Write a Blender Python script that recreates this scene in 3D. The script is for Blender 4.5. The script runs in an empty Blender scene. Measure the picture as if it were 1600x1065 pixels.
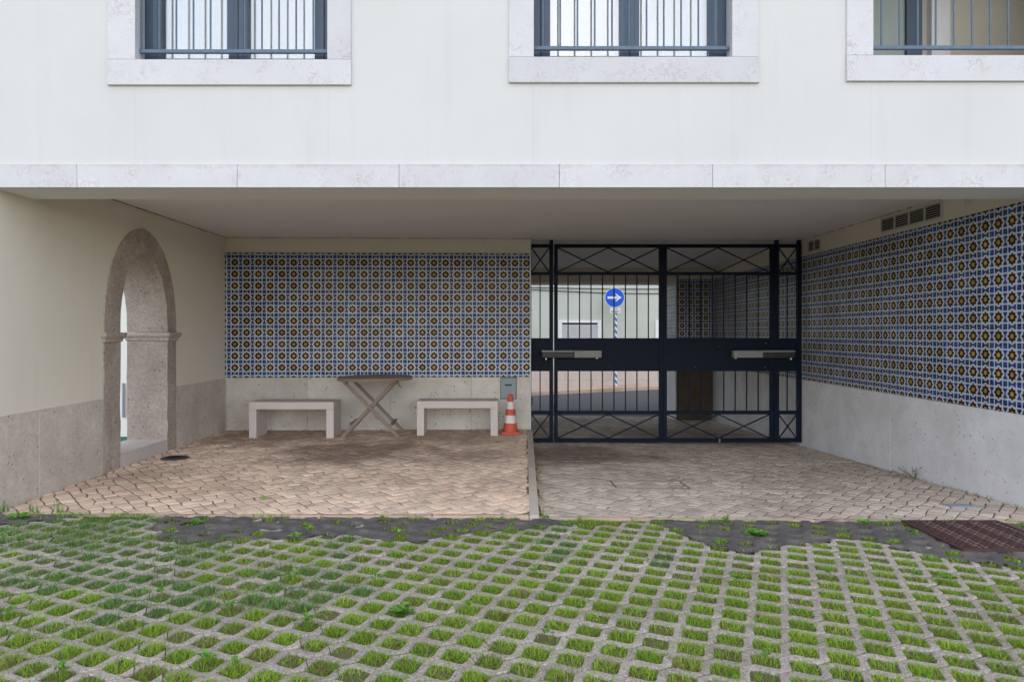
import bpy, bmesh, math, random
from mathutils import Vector, Matrix, noise
R = math.radians
rng = random.Random(11)
S = bpy.context.scene
COL = S.collection

# ------------------------------------------------------------------ camera
cam = bpy.data.cameras.new('camera'); co = bpy.data.objects.new('camera', cam); COL.objects.link(co)
co.location = (0, 0, 1.18); co.rotation_euler = (R(90), 0, 0)
cam.sensor_width = 36; cam.lens = 36 * 1090 / 1600
cam.shift_x = 14 / 1600; cam.shift_y = -14.5 / 1600
cam.clip_start = 0.05; cam.clip_end = 2000
S.camera = co
# ------------------------------------------------------------------ overcast sky and soft sun
W = bpy.data.worlds.new('World'); S.world = W; W.use_nodes = True
wn = W.node_tree.nodes; wl = W.node_tree.links; wn.clear()
sky = wn.new('ShaderNodeTexSky'); sky.sky_type = 'NISHITA'; sky.sun_disc = False
SUN_EL, SUN_AZ = 28, 180          # azimuth: degrees clockwise from +Y; the sun is behind the camera
sky.sun_elevation = R(SUN_EL); sky.sun_rotation = R(SUN_AZ); sky.dust_density = 0.3; sky.ozone_density = 1.0
hs = wn.new('ShaderNodeHueSaturation'); hs.inputs['Saturation'].default_value = 0.70
bg = wn.new('ShaderNodeBackground'); bg.inputs['Strength'].default_value = 0.15
wo = wn.new('ShaderNodeOutputWorld')
wl.new(sky.outputs[0], hs.inputs['Color']); wl.new(hs.outputs[0], bg.inputs['Color']); wl.new(bg.outputs[0], wo.inputs['Surface'])
sun = bpy.data.lights.new('sun', 'SUN'); sun.energy = 1.5; sun.angle = R(150); sun.color = (1, .975, .98)
so = bpy.data.objects.new('sun', sun); COL.objects.link(so); so.location = (-2, -6, 9)
sd = Vector((math.sin(R(SUN_AZ)) * math.cos(R(SUN_EL)), math.cos(R(SUN_AZ)) * math.cos(R(SUN_EL)), math.sin(R(SUN_EL))))
so.rotation_euler = sd.to_track_quat('Z', 'Y').to_euler()
S.view_settings.view_transform = 'Standard'; S.view_settings.look = 'None'; S.view_settings.gamma = 1
S.view_settings.use_curve_mapping = False
S.view_settings.exposure = 0.74
S.render.engine = 'CYCLES'
S.cycles.use_denoising = True
S.cycles.max_bounces = 10; S.cycles.diffuse_bounces = 7; S.cycles.transparent_max_bounces = 12
S.cycles.caustics_reflective = False; S.cycles.caustics_refractive = False

# ------------------------------------------------------------------ materials
MATS = {}
class NT:
    def __init__(s, name):
        m = bpy.data.materials.new(name); m.use_nodes = True; s.m = m; s.n = m.node_tree.nodes; s.l = m.node_tree.links
        s.b = s.n['Principled BSDF']; MATS[name] = m
    def node(s, t, **kw):
        nd = s.n.new(t)
        for k, v in kw.items():
            if k in nd.inputs.keys(): s.set(nd, k, v)
            else: setattr(nd, k, v)
        return nd
    def set(s, nd, k, v):
        if isinstance(v, bpy.types.NodeSocket): s.l.new(v, nd.inputs[k])
        else: nd.inputs[k].default_value = v
    def coord(s, kind='Object'):
        return s.node('ShaderNodeTexCoord').outputs[kind]
    def noise(s, vec, scale, detail=4, rough=.55, dist=0):
        nd = s.node('ShaderNodeTexNoise', Scale=scale, Detail=detail, Roughness=rough, Distortion=dist); s.l.new(vec, nd.inputs['Vector']); return nd.outputs['Fac']
    def ramp(s, fac, stops):
        nd = s.node('ShaderNodeValToRGB'); s.l.new(fac, nd.inputs[0]); e = nd.color_ramp.elements
        while len(e) < len(stops): e.new(.5)
        for el, (p, c) in zip(e, stops):
            el.position = p; el.color = (c, c, c, 1) if not isinstance(c, (tuple, list)) else (*c[:3], 1)
        return nd.outputs[0]
    def mix(s, fac, a, b, mode='MIX'):
        nd = s.node('ShaderNodeMix', data_type='RGBA', blend_type=mode)
        for k, v in ((0, fac), (6, a), (7, b)):
            if isinstance(v, bpy.types.NodeSocket): s.l.new(v, nd.inputs[k])
            else: nd.inputs[k].default_value = v if k == 0 else (*v[:3], 1)
        return nd.outputs[2]
    def math(s, op, a, b=0.0):
        nd = s.node('ShaderNodeMath', operation=op)
        for k, v in ((0, a), (1, b)):
            if isinstance(v, bpy.types.NodeSocket): s.l.new(v, nd.inputs[k])
            else: nd.inputs[k].default_value = v
        return nd.outputs[0]
    def bump(s, h, strength, dist=.01, prev=None):
        nd = s.node('ShaderNodeBump', Strength=strength, Distance=dist); s.l.new(h, nd.inputs['Height'])
        if prev is not None: s.l.new(prev, nd.inputs['Normal'])
        return nd.outputs[0]
    def out(s, color=None, rough=.6, normal=None, spec=.4, metal=0):
        b = s.b
        if color is not None:
            if isinstance(color, bpy.types.NodeSocket): s.l.new(color, b.inputs['Base Color'])
            else: b.inputs['Base Color'].default_value = (*color[:3], 1)
        if isinstance(rough, bpy.types.NodeSocket): s.l.new(rough, b.inputs['Roughness'])
        else: b.inputs['Roughness'].default_value = rough
        b.inputs['Specular IOR Level'].default_value = spec; b.inputs['Metallic'].default_value = metal
        if normal is not None: s.l.new(normal, b.inputs['Normal'])
        return s.m
    def orand(s): return s.node('ShaderNodeObjectInfo').outputs['Random']

def m_plaster(name, col, dirt, amt=.5, bump=.15, streak=True):
    t = NT(name); v = t.coord()
    n1 = t.ramp(t.noise(v, 1.1, 6, .6), [(.42, 0.0), (.72, 1.0)])
    mp = t.node('ShaderNodeMapping'); t.l.new(v, mp.inputs[0]); mp.inputs['Scale'].default_value = (5, 5, .5)
    n2 = t.ramp(t.noise(mp.outputs[0], 1.5, 5, .6), [(.55, 0.0), (.8, 1.0)])
    f = t.math('MULTIPLY', t.math('ADD', t.math('MULTIPLY', n1, .5), t.math('MULTIPLY', n2, .5 if streak else 0)), amt)
    c = t.mix(f, col, dirt)
    fine = t.noise(v, 60, 3)
    c = t.mix(t.math('MULTIPLY', fine, .10), c, (.3, .28, .24))
    return t.out(c, .85, t.bump(t.noise(v, 180, 3), bump, .003, t.bump(t.noise(v, 2.2, 3), .06, .03)), .2)
m_plaster('plaster_upper', (.655, .64, .635), (.55, .535, .525), .6)
m_plaster('plaster_cream', (.79, .735, .635), (.60, .545, .45), .5)
m_plaster('plaster_ceiling', (.88, .87, .865), (.79, .775, .765), .45, streak=False)
m_plaster('plaster_white', (.86, .86, .85), (.75, .75, .73), .3)
m_plaster('plaster_street', (.60, .61, .53), (.42, .43, .37), .7)
m_plaster('plaster_pink', (.62, .52, .47), (.45, .38, .34), .6)

def m_stone(name, col, vein, dark, vs=7, vw=.5, pits=0.0, rough=.6, bump=.2, mott=.5, objvar=.12, grain=0.0, grime=None):
    t = NT(name); v0 = t.coord()
    oi = t.orand(); add = t.node('ShaderNodeVectorMath', operation='ADD'); t.l.new(v0, add.inputs[0])
    cmb = t.node('ShaderNodeCombineXYZ'); t.l.new(t.math('MULTIPLY', oi, 37), cmb.inputs[0]); t.l.new(t.math('MULTIPLY', oi, 11), cmb.inputs[2]); t.l.new(cmb.outputs[0], add.inputs[1]); v = add.outputs[0]
    big = t.ramp(t.noise(v, 2.6, 6, .65), [(.35, 0.0), (.72, 1.0)])
    c = t.mix(t.math('MULTIPLY', big, mott), col, dark)
    ridg = t.math('ABSOLUTE', t.math('SUBTRACT', t.noise(v, vs, 5, .6, 1.2), .5))
    ve = t.ramp(ridg, [(.0, 1.0), (.025, 0.0)])
    mask = t.ramp(t.noise(v, 5, 3), [(.45, 0.0), (.65, 1.0)])
    c = t.mix(t.math('MULTIPLY', t.math('MULTIPLY', ve, mask), vw), c, vein)
    sp = t.ramp(t.noise(v, 95, 3, .6), [(.38, 1.0), (.55, 0.0)])
    c = t.mix(t.math('MULTIPLY', sp, .28), c, dark)
    if grime is not None:                                 # dirt washed down from the upper arris
        sx = t.node('ShaderNodeSeparateXYZ'); t.l.new(v0, sx.inputs[0])
        zz = t.math('ADD', sx.outputs[2], t.math('MULTIPLY', t.math('SUBTRACT', t.noise(v, 9, 6, .7), .5), .09))
        c = t.mix(t.math('MULTIPLY', t.ramp(t.math('MULTIPLY', t.math('SUBTRACT', zz, grime), 20), [(.0, 0.0), (1.0, 1.0)]), .6), c, (.36, .31, .25))
    if grain: c = t.mix(t.math('MULTIPLY', t.ramp(t.noise(v, 42, 5, .75), [(.40, 1.0), (.58, 0.0)]), grain), c, tuple(x * .55 for x in dark))
    val = t.math('ADD', 1 - objvar, t.math('MULTIPLY', oi, 2 * objvar))
    hv = t.node('ShaderNodeHueSaturation'); t.l.new(c, hv.inputs['Color']); t.l.new(val, hv.inputs['Value']); c = hv.outputs[0]
    nrm = t.bump(t.noise(v, 70, 4, .65), bump, .004, t.bump(t.noise(v, 9, 4), bump, .012))
    if pits:
        vo = t.node('ShaderNodeTexVoronoi', Scale=26.0); t.l.new(v, vo.inputs['Vector'])
        pz = t.math('MULTIPLY', t.ramp(vo.outputs['Distance'], [(.16, 1.0), (.26, 0.0)]), t.ramp(t.noise(v, 7, 3), [(.52, 0.0), (.60, 1.0)]))
        c = t.mix(t.math('MULTIPLY', pz, pits), c, (.10, .085, .065))
        inv = t.math('SUBTRACT', 1.0, pz); nrm = t.bump(inv, .5, .008, nrm)
    return t.out(c, rough, nrm, .35)
m_stone('limestone', (.62, .605, .63), (.38, .30, .25), (.52, .495, .505), 13, .8, 0, .55, .1, .55, .05)
m_stone('dado_stone', (.70, .67, .625), (.45, .38, .30), (.47, .43, .38), 3, .35, .85, .65, .3, .9, .09)
m_stone('dado_smooth', (.83, .83, .87), (.55, .52, .50), (.62, .605, .615), 2.2, .4, .4, .6, .2, .9, .05)
m_stone('band_stone', (.62, .605, .63), (.38, .30, .25), (.52, .495, .505), 13, .8, 0, .55, .1, .55, .06, 0, .125)
m_stone('dado_warm', (.76, .69, .615), (.48, .39, .30), (.50, .44, .375), 3, .35, .5, .65, .35, .9, .10, .25)
m_stone('arch_stone', (.58, .50, .45), (.30, .24, .2), (.36, .285, .24), 5, .3, .8, .9, 1.0, .9, .08, .4)
m_stone('bench_stone', (.62, .56, .53), (.42, .36, .33), (.47, .41, .38), 4, .2, 0, .6, .1, .4, .03)
m_stone('kerb_stone', (.50, .435, .36), (.3, .25, .2), (.36, .30, .25), 4, .3, 0, .8, .4, .6, .12)
m_stone('edging_stone', (.56, .43, .32), (.36, .25, .17), (.42, .31, .22), 4, .3, 0, .8, .4, .6, .15)

def m_cobble(name, a, b, d, stains=()):
    t = NT(name); v = t.node('ShaderNodeNewGeometry').outputs['Position']; oi = t.orand()
    at = t.node('ShaderNodeAttribute', attribute_name='rnd').outputs['Fac']
    r = t.math('FRACT', t.math('ADD', oi, at))
    c = t.mix(r, a, b)
    big = t.ramp(t.noise(v, .7, 6, .65), [(.47, 0.0), (.66, 1.0)])
    c = t.mix(t.math('MULTIPLY', big, .7), c, d)
    for (px_, py_), rad_, am in stains:                 # oil and damp stains
        ds = t.node('ShaderNodeVectorMath', operation='DISTANCE'); t.l.new(v, ds.inputs[0]); ds.inputs[1].default_value = (px_, py_, -.1)
        dd = t.math('ADD', t.math('DIVIDE', ds.outputs['Value'], rad_), t.math('MULTIPLY', t.math('SUBTRACT', t.noise(v, 2.6, 5, .65), .5), 1.6))
        c = t.mix(t.math('MULTIPLY', t.ramp(dd, [(.45, 1.0), (1.0, 0.0)]), am), c, tuple(x * .42 for x in d))
    c = t.mix(t.math('MULTIPLY', t.ramp(t.noise(v, 22, 5, .7), [(.4, 0.0), (.7, 1.0)]), .4), c, d)
    val = t.math('ADD', .8, t.math('MULTIPLY', t.math('FRACT', t.math('MULTIPLY', r, 7.3)), .4))
    hv = t.node('ShaderNodeHueSaturation'); t.l.new(c, hv.inputs['Color']); t.l.new(val, hv.inputs['Value'])
    return t.out(hv.outputs[0], .75, t.bump(t.noise(v, 70, 4, .65), .35, .004, t.bump(t.noise(v, 16, 3), .25, .008)), .3)
m_cobble('cobble_warm', (.78, .58, .43), (.70, .555, .44), (.48, .335, .245), [((-1.5, 6.9), .9, .85), ((-2.6, 8.0), 1.0, .7), ((-.6, 8.1), 1.1, .6), ((-.4, 6.6), .6, .5), ((-2.9, 5.6), .5, .35)])
m_cobble('cobble_grey', (.62, .495, .405), (.54, .455, .385), (.31, .245, .195), [((.7, 7.6), 1.0, .8), ((2.4, 9.8), 1.4, .6)])

def m_soil(name, a, b, s=14):
    t = NT(name); v = t.coord()
    c = t.mix(t.noise(v, s, 6, .7), a, b)
    return t.out(c, .95, t.bump(t.noise(v, 60, 4), .8, .01), .1)
m_soil('soil', (.085, .12, .026), (.17, .135, .08), 26)
m_soil('joint_sand', (.27, .21, .155), (.12, .095, .07), 5)
m_soil('far_ground', (.14, .20, .07), (.32, .29, .26), 3)
m_soil('grout', (.20, .19, .18), (.12, .11, .10))
m_soil('asphalt', (.10, .10, .105), (.15, .15, .15), 30)

def m_concrete_paver():
    t = NT('paver_concrete'); v = t.coord(); oi = t.orand()
    add = t.node('ShaderNodeVectorMath', operation='ADD'); t.l.new(v, add.inputs[0])
    cmb = t.node('ShaderNodeCombineXYZ'); t.l.new(t.math('MULTIPLY', oi, 37), cmb.inputs[0]); t.l.new(cmb.outputs[0], add.inputs[1]); v = add.outputs[0]
    c = t.mix(t.noise(v, 5, 5, .6), (.45, .375, .335), (.32, .265, .235))
    vo = t.node('ShaderNodeTexVoronoi', Scale=190.0); t.l.new(v, vo.inputs['Vector'])
    sp = t.node('ShaderNodeSeparateColor'); t.l.new(vo.outputs['Color'], sp.inputs[0])
    c = t.mix(t.math('MULTIPLY', t.ramp(sp.outputs[0], [(.62, 0.0), (.9, 1.0)]), .55), c, (.58, .54, .52))
    c = t.mix(t.math('MULTIPLY', t.ramp(sp.outputs[1], [(.66, 0.0), (.95, 1.0)]), .6), c, (.11, .09, .085))
    hv = t.node('ShaderNodeHueSaturation'); t.l.new(c, hv.inputs['Color']); t.l.new(t.math('ADD', .85, t.math('MULTIPLY', oi, .3)), hv.inputs['Value'])
    return t.out(hv.outputs[0], .9, t.bump(vo.outputs['Distance'], .6, .004, t.bump(t.noise(v, 25, 3), .4, .008)), .2)
m_concrete_paver()
def m_tar():
    t = NT('dark_mortar'); v = t.coord()
    c = t.mix(t.noise(v, 6, 5, .65), (.075, .068, .068), (.12, .11, .106))
    c = t.mix(t.math('MULTIPLY', t.ramp(t.noise(v, 5, 6, .7), [(.46, 0.0), (.68, 1.0)]), .7), c, (.20, .175, .15))
    return t.out(c, .85, t.bump(t.noise(v, 90, 4, .7), .5, .004, t.bump(t.noise(v, 8, 3), .5, .02)), .25)
m_tar()
def m_grass(name, a, b, tr=.35):
    t = NT(name); v = t.coord()
    at = t.node('ShaderNodeAttribute', attribute_name='rnd').outputs['Fac']
    c = t.mix(at, a, b)
    c = t.mix(t.math('MULTIPLY', t.noise(v, 3, 3), .3), c, tuple(x * .75 for x in a))
    t.out(c, .55, None, .3)
    tl = t.node('ShaderNodeBsdfTranslucent'); t.l.new(c, tl.inputs['Color'])
    mx = t.node('ShaderNodeMixShader'); mx.inputs[0].default_value = tr
    o = t.n['Material Output']; t.l.new(t.b.outputs[0], mx.inputs[1]); t.l.new(tl.outputs[0], mx.inputs[2]); t.l.new(mx.outputs[0], o.inputs['Surface'])
    return t.m
m_grass('grass_bright', (.19, .35, .022), (.40, .58, .055))
m_grass('grass_blue', (.10, .23, .06), (.19, .35, .10))
m_grass('grass_dry', (.26, .20, .09), (.36, .30, .14))
m_grass('leaf_broad', (.10, .24, .03), (.20, .38, .06), .25)

def m_glaze(name, a, b, d, rough=.3, var=.5):
    t = NT(name); v0 = t.coord(); oi = t.orand()
    at = t.node('ShaderNodeAttribute', attribute_name='rnd').outputs['Fac']
    r = t.math('FRACT', t.math('ADD', oi, at))
    add = t.node('ShaderNodeVectorMath', operation='ADD'); t.l.new(v0, add.inputs[0])
    cmb = t.node('ShaderNodeCombineXYZ'); t.l.new(t.math('MULTIPLY', r, 91), cmb.inputs[0]); t.l.new(t.math('MULTIPLY', r, 53), cmb.inputs[1]); t.l.new(cmb.outputs[0], add.inputs[1]); v = add.outputs[0]
    f = t.ramp(t.math('ADD', t.math('MULTIPLY', t.noise(v, 22, 3, .6), .75), t.math('MULTIPLY', r, .35)), [(.30, 0.0), (.85, 1.0)])
    c = t.mix(f, a, b)
    c = t.mix(t.math('MULTIPLY', t.ramp(t.noise(v, 70, 3), [(.5, 0.0), (.75, 1.0)]), .25), c, d)
    hv = t.node('ShaderNodeHueSaturation'); t.l.new(c, hv.inputs['Color']); t.l.new(t.math('ADD', 1 - var * .55, t.math('MULTIPLY', t.math('FRACT', t.math('MULTIPLY', r, 13.7)), var)), hv.inputs['Value']); c = hv.outputs[0]
    return t.out(c, rough, t.bump(t.noise(v, 30, 2), .08, .002), .14)
m_glaze('glaze_white', (.52, .55, .61), (.60, .63, .68), (.45, .44, .43), .3, .14)
m_glaze('glaze_blue', (.007, .015, .058), (.035, .10, .35), (.008, .012, .04))
m_glaze('glaze_brown', (.022, .013, .008), (.05, .028, .012), (.01, .008, .006))
m_glaze('glaze_yellow', (.46, .22, .045), (.56, .36, .11), (.62, .47, .25))
def simple(name, col, rough=.5, metal=0, nscale=30, amt=.2, dark=None, bump=.1, spec=.4):
    t = NT(name); v = t.coord(); dark = dark or tuple(x * .6 for x in col)
    c = t.mix(t.math('MULTIPLY', t.ramp(t.noise(v, nscale, 5, .65), [(.4, 0.0), (.7, 1.0)]), amt), col, dark)
    return t.out(c, rough, t.bump(t.noise(v, nscale * 3, 3), bump, .003), spec, metal)
simple('gate_paint', (.006, .012, .026), .55, 0, 9, .3, (.014, .018, .028), .04, .12)
simple('frame_blue', (.055, .085, .13), .4, 0, 14, .3, (.035, .05, .075), .03)
simple('rail_blue', (.085, .135, .19), .5, 0, 40, .5, (.16, .19, .22), .1)
simple('opener_grey', (.26, .255, .25), .5, 0, 12, .3)
simple('opener_black', (.025, .025, .027), .45, 0, 20, .3)
simple('steel', (.5, .5, .5), .35, .9, 40, .3)
simple('box_grey', (.27, .31, .35), .45, 0, 12, .25)
simple('box_dark', (.03, .035, .045), .6)
simple('vent_white', (.62, .60, .55), .6, 0, 12, .25)
simple('vent_dark', (.012, .011, .010), .9)
simple('cone_orange', (.62, .095, .05), .6, 0, 14, .6, (.33, .08, .06))
simple('cone_white', (.72, .68, .66), .45, 0, 25, .5, (.45, .38, .35))
simple('iron_dark', (.05, .05, .052), .6, .3, 30, .5, (.10, .08, .07), .4)
simple('iron_rust', (.085, .042, .038), .75, .2, 25, .6, (.05, .034, .032), .5)
simple('iron_worn', (.21, .135, .125), .6, .3, 40, .5, (.11, .065, .06), .4)
simple('cover_brown', (.24, .175, .145), .8)
simple('curtain', (.92, .93, .93), .9, 0, 4, .08)
simple('room_dark', (.10, .10, .10), .9)
simple('sign_blue', (.012, .10, .60), .4, 0, 12, .1)
simple('sign_white', (.80, .80, .80), .45, 0, 20, .15)
simple('sign_ink', (.05, .05, .06), .6)
simple('shutter', (.62, .60, .60), .6, 0, 12, .25)
simple('cable_black', (.02, .02, .02), .6)
simple('green_paint', (.05, .16, .15), .5)
simple('base_brown', (.125, .095, .075), .8, 0, 5, .8, (.08, .055, .04), .4)
simple('loggia_green', (.30, .34, .31), .35, 0, 3, .2)
simple('loggia_beige', (.50, .455, .385), .85, 0, 3, .25)
def m_wood():
    t = NT('table_wood'); v = t.coord()
    mp = t.node('ShaderNodeMapping'); t.l.new(v, mp.inputs[0]); mp.inputs['Scale'].default_value = (2, 30, 30)
    c = t.mix(t.noise(mp.outputs[0], 3, 5, .65, .6), (.29, .215, .17), (.17, .122, .095))
    c = t.mix(t.math('MULTIPLY', t.noise(v, 9, 4), .4), c, (.30, .25, .22))
    return t.out(c, .7, t.bump(t.noise(mp.outputs[0], 6, 4), .3, .003), .3)
m_wood()
def m_stripe():
    t = NT('pole_stripes'); v = t.coord(); sx = t.node('ShaderNodeSeparateXYZ'); t.l.new(v, sx.inputs[0])
    f = t.math('FRACT', t.math('ADD', t.math('MULTIPLY', sx.outputs[2], 5.2), t.math('MULTIPLY', sx.outputs[0], 6.0)))
    c = t.mix(t.math('GREATER_THAN', f, .5), (.78, .80, .82), (.03, .14, .42))
    return t.out(c, .5)
m_stripe()
def m_glass():
    t = NT('window_glass'); o = t.n['Material Output']
    tr = t.node('ShaderNodeBsdfTransparent'); tr.inputs[0].default_value = (.97, .985, .99, 1)
    gl = t.node('ShaderNodeBsdfGlossy'); gl.inputs['Roughness'].default_value = .02
    fr = t.node('ShaderNodeFresnel'); fr.inputs[0].default_value = 1.5
    mx = t.node('ShaderNodeMixShader'); f = t.math('MINIMUM', t.math('MULTIPLY', fr.outputs[0], 4.5), 1.0)
    t.l.new(f, mx.inputs[0]); t.l.new(tr.outputs[0], mx.inputs[1]); t.l.new(gl.outputs[0], mx.inputs[2]); t.l.new(mx.outputs[0], o.inputs['Surface'])
m_glass()

# ------------------------------------------------------------------ mesh helpers
class MB:
    def __init__(s): s.v = []; s.f = []; s.mi = []; s.mats = []; s.rnd = None; s.r = []; s.sm = []
    def mat(s, m):
        if m not in s.mats: s.mats.append(m)
        return s.mats.index(m)
    def poly(s, pts, m, smooth=False):
        i = len(s.v); s.v += [tuple(p) for p in pts]; s.f.append(list(range(i, i + len(pts)))); s.mi.append(s.mat(m)); s.r.append(s.rnd or 0.0); s.sm.append(smooth)
    def faces(s, verts, faces, m, smooth=False):
        i = len(s.v); s.v += [tuple(p) for p in verts]
        for f in faces: s.f.append([a + i for a in f]); s.mi.append(s.mat(m)); s.r.append(s.rnd or 0.0); s.sm.append(smooth)
    def box(s, x0, x1, y0, y1, z0, z1, m, M=None, bev=0):
        x0, x1 = min(x0, x1), max(x0, x1); y0, y1 = min(y0, y1), max(y0, y1); z0, z1 = min(z0, z1), max(z0, z1)
        if bev:
            bm = bmesh.new(); bmesh.ops.create_cube(bm, size=1)
            for v in bm.verts: v.co = Vector(((x0 + x1) / 2 + v.co.x * (x1 - x0), (y0 + y1) / 2 + v.co.y * (y1 - y0), (z0 + z1) / 2 + v.co.z * (z1 - z0)))
            bmesh.ops.bevel(bm, geom=bm.edges[:], offset=bev, segments=2, affect='EDGES', profile=.6)
            bm.verts.index_update(); vs = [v.co.copy() for v in bm.verts]; fs = [[v.index for v in f.verts] for f in bm.faces]; bm.free()
        else:
            vs = [Vector(p) for p in ((x0, y0, z0), (x1, y0, z0), (x1, y1, z0), (x0, y1, z0), (x0, y0, z1), (x1, y0, z1), (x1, y1, z1), (x0, y1, z1))]
            fs = [(0, 3, 2, 1), (4, 5, 6, 7), (0, 1, 5, 4), (1, 2, 6, 5), (2, 3, 7, 6), (3, 0, 4, 7)]
        if M is not None: vs = [M @ v for v in vs]
        s.faces(vs, fs, m)
    def beam(s, a, b, w, d, m, up=(0, 1, 0), bev=0):           # a bar from a to b, w across, d along 'up'
        a, b = Vector(a), Vector(b); z = (b - a); L = z.length; z.normalize()
        y = Vector(up); y = (y - z * y.dot(z)).normalized(); x = y.cross(z)
        M = Matrix(((x.x, y.x, z.x, a.x), (x.y, y.y, z.y, a.y), (x.z, y.z, z.z, a.z), (0, 0, 0, 1)))
        s.box(-w / 2, w / 2, -d / 2, d / 2, 0, L, m, M, bev)
    def tube(s, pts, r, m, n=8, caps=True):
        pts = [Vector(p) for p in pts]; rings = []
        for i, p in enumerate(pts):
            t = (pts[min(i + 1, len(pts) - 1)] - pts[max(i - 1, 0)]).normalized()
            u = t.orthogonal().normalized() if abs(t.z) < .99 else Vector((1, 0, 0)); w = t.cross(u); rr = r[i] if isinstance(r, (list, tuple)) else r
            rings.append([p + (u * math.cos(2 * math.pi * k / n) + w * math.sin(2 * math.pi * k / n)) * rr for k in range(n)])
        vs = [v for q in rings for v in q]; fs = []
        for i in range(len(rings) - 1):
            for k in range(n): fs.append((i * n + k, i * n + (k + 1) % n, (i + 1) * n + (k + 1) % n, (i + 1) * n + k))
        s.faces(vs, fs, m, True)
        if caps: s.poly(rings[0][::-1], m); s.poly(rings[-1], m)
    def lathe(s, prof, cx, cy, m, n=24):
        vs = []; fs = []
        for r, z in prof:
            for k in range(n): vs.append((cx + r * math.cos(2 * math.pi * k / n), cy + r * math.sin(2 * math.pi * k / n), z))
        for i in range(len(prof) - 1):
            for k in range(n): fs.append((i * n + k, i * n + (k + 1) % n, (i + 1) * n + (k + 1) % n, (i + 1) * n + k))
        s.faces(vs, fs, m, True)
    def prism(s, pts, z0, z1, m, bottom=True):                 # pts CCW in xy
        n = len(pts); s.poly([(x, y, z1) for x, y in pts], m)
        if bottom: s.poly([(x, y, z0) for x, y in reversed(pts)], m)
        for i in range(n):
            a, b = pts[i], pts[(i + 1) % n]; s.poly([(a[0], a[1], z0), (b[0], b[1], z0), (b[0], b[1], z1), (a[0], a[1], z1)], m)
    def mesh(s, name):
        me = bpy.data.meshes.new(name); me.from_pydata(s.v, [], s.f)
        for m in s.mats: me.materials.append(MATS[m])
        me.polygons.foreach_set('material_index', s.mi); me.polygons.foreach_set('use_smooth', s.sm)
        if any(s.r):
            a = me.attributes.new('rnd', 'FLOAT', 'FACE'); a.data.foreach_set('value', s.r)
        me.update(); return me
    def build(s, name, parent=None, loc=None): return link(name, s.mesh(name), parent, loc)
def link(name, me, parent=None, loc=None):
    o = bpy.data.objects.new(name, me); COL.objects.link(o)
    if parent is not None: o.parent = parent
    if loc is not None: o.location = loc
    return o
def tag(o, label=None, cat=None, group=None, kind=None):
    for k, v in (('label', label), ('category', cat), ('group', group), ('kind', kind)):
        if v: o[k] = v
    return o
def thing(name, loc, label, cat, group=None):
    o = bpy.data.objects.new(name, None); COL.objects.link(o); o.location = loc; o.empty_display_size = .2
    return tag(o, label, cat, group)
def one(name, parent, *a, loc=None, **k):
    b = MB(); b.box(*a, **k); return b.build(name, parent, loc)

# measured places (metres; y is the distance from the camera, z = 0 the raised paving)
FY, BR = 4.54, 4.93              # facade plane, rear of the beam over the opening
LX, RX = -3.33, 3.707            # side walls
CEIL = 2.31; BEAM = 2.116
GY = 8.62                        # gate plane
EX0, EX1 = 12.36, 13.07          # far exit
def by(x): return 8.36 + (x - LX) * (0.12 / 3.657)     # the back wall runs very slightly askew
BX1 = 0.327
def dz(x, y): return -.015 - .043 * (y - 4.54) - .011 * (x - .25)   # falling driveway
def gz0(x, y): return -.022 - .008 * x                  # grass paving level

# ------------------------------------------------------------------ ground sheets
b = MB(); b.poly([(-400, -400, -.9), (400, -400, -.9), (400, 400, -.9), (-400, 400, -.9)], 'far_ground'); tag(b.build('ground'), kind='structure')
b = MB()
xs = [-40, -8, -5, 5, 8, 40]; ys = [-40, 1.2, 4.52]
for i in range(len(xs) - 1):
    for j in range(len(ys) - 1):
        q = [(xs[i], ys[j]), (xs[i + 1], ys[j]), (xs[i + 1], ys[j + 1]), (xs[i], ys[j + 1])]
        b.poly([(x, y, gz0(max(-5, min(5, x)), y) - .009) for x, y in q], 'soil' if (-8 <= xs[i] and xs[i + 1] <= 8 and j == 1) else 'far_ground')
lawn = tag(b.build('courtyard_ground'), kind='structure')
b = MB(); b.poly([(-12, 4.52, -.06), (-3.3, 4.52, -.06), (-3.3, 13.0, -.06), (-3.76, 20, -.06), (-12, 20, -.06)], 'joint_sand'); tag(b.build('side_yard_ground'), kind='structure')

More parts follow.
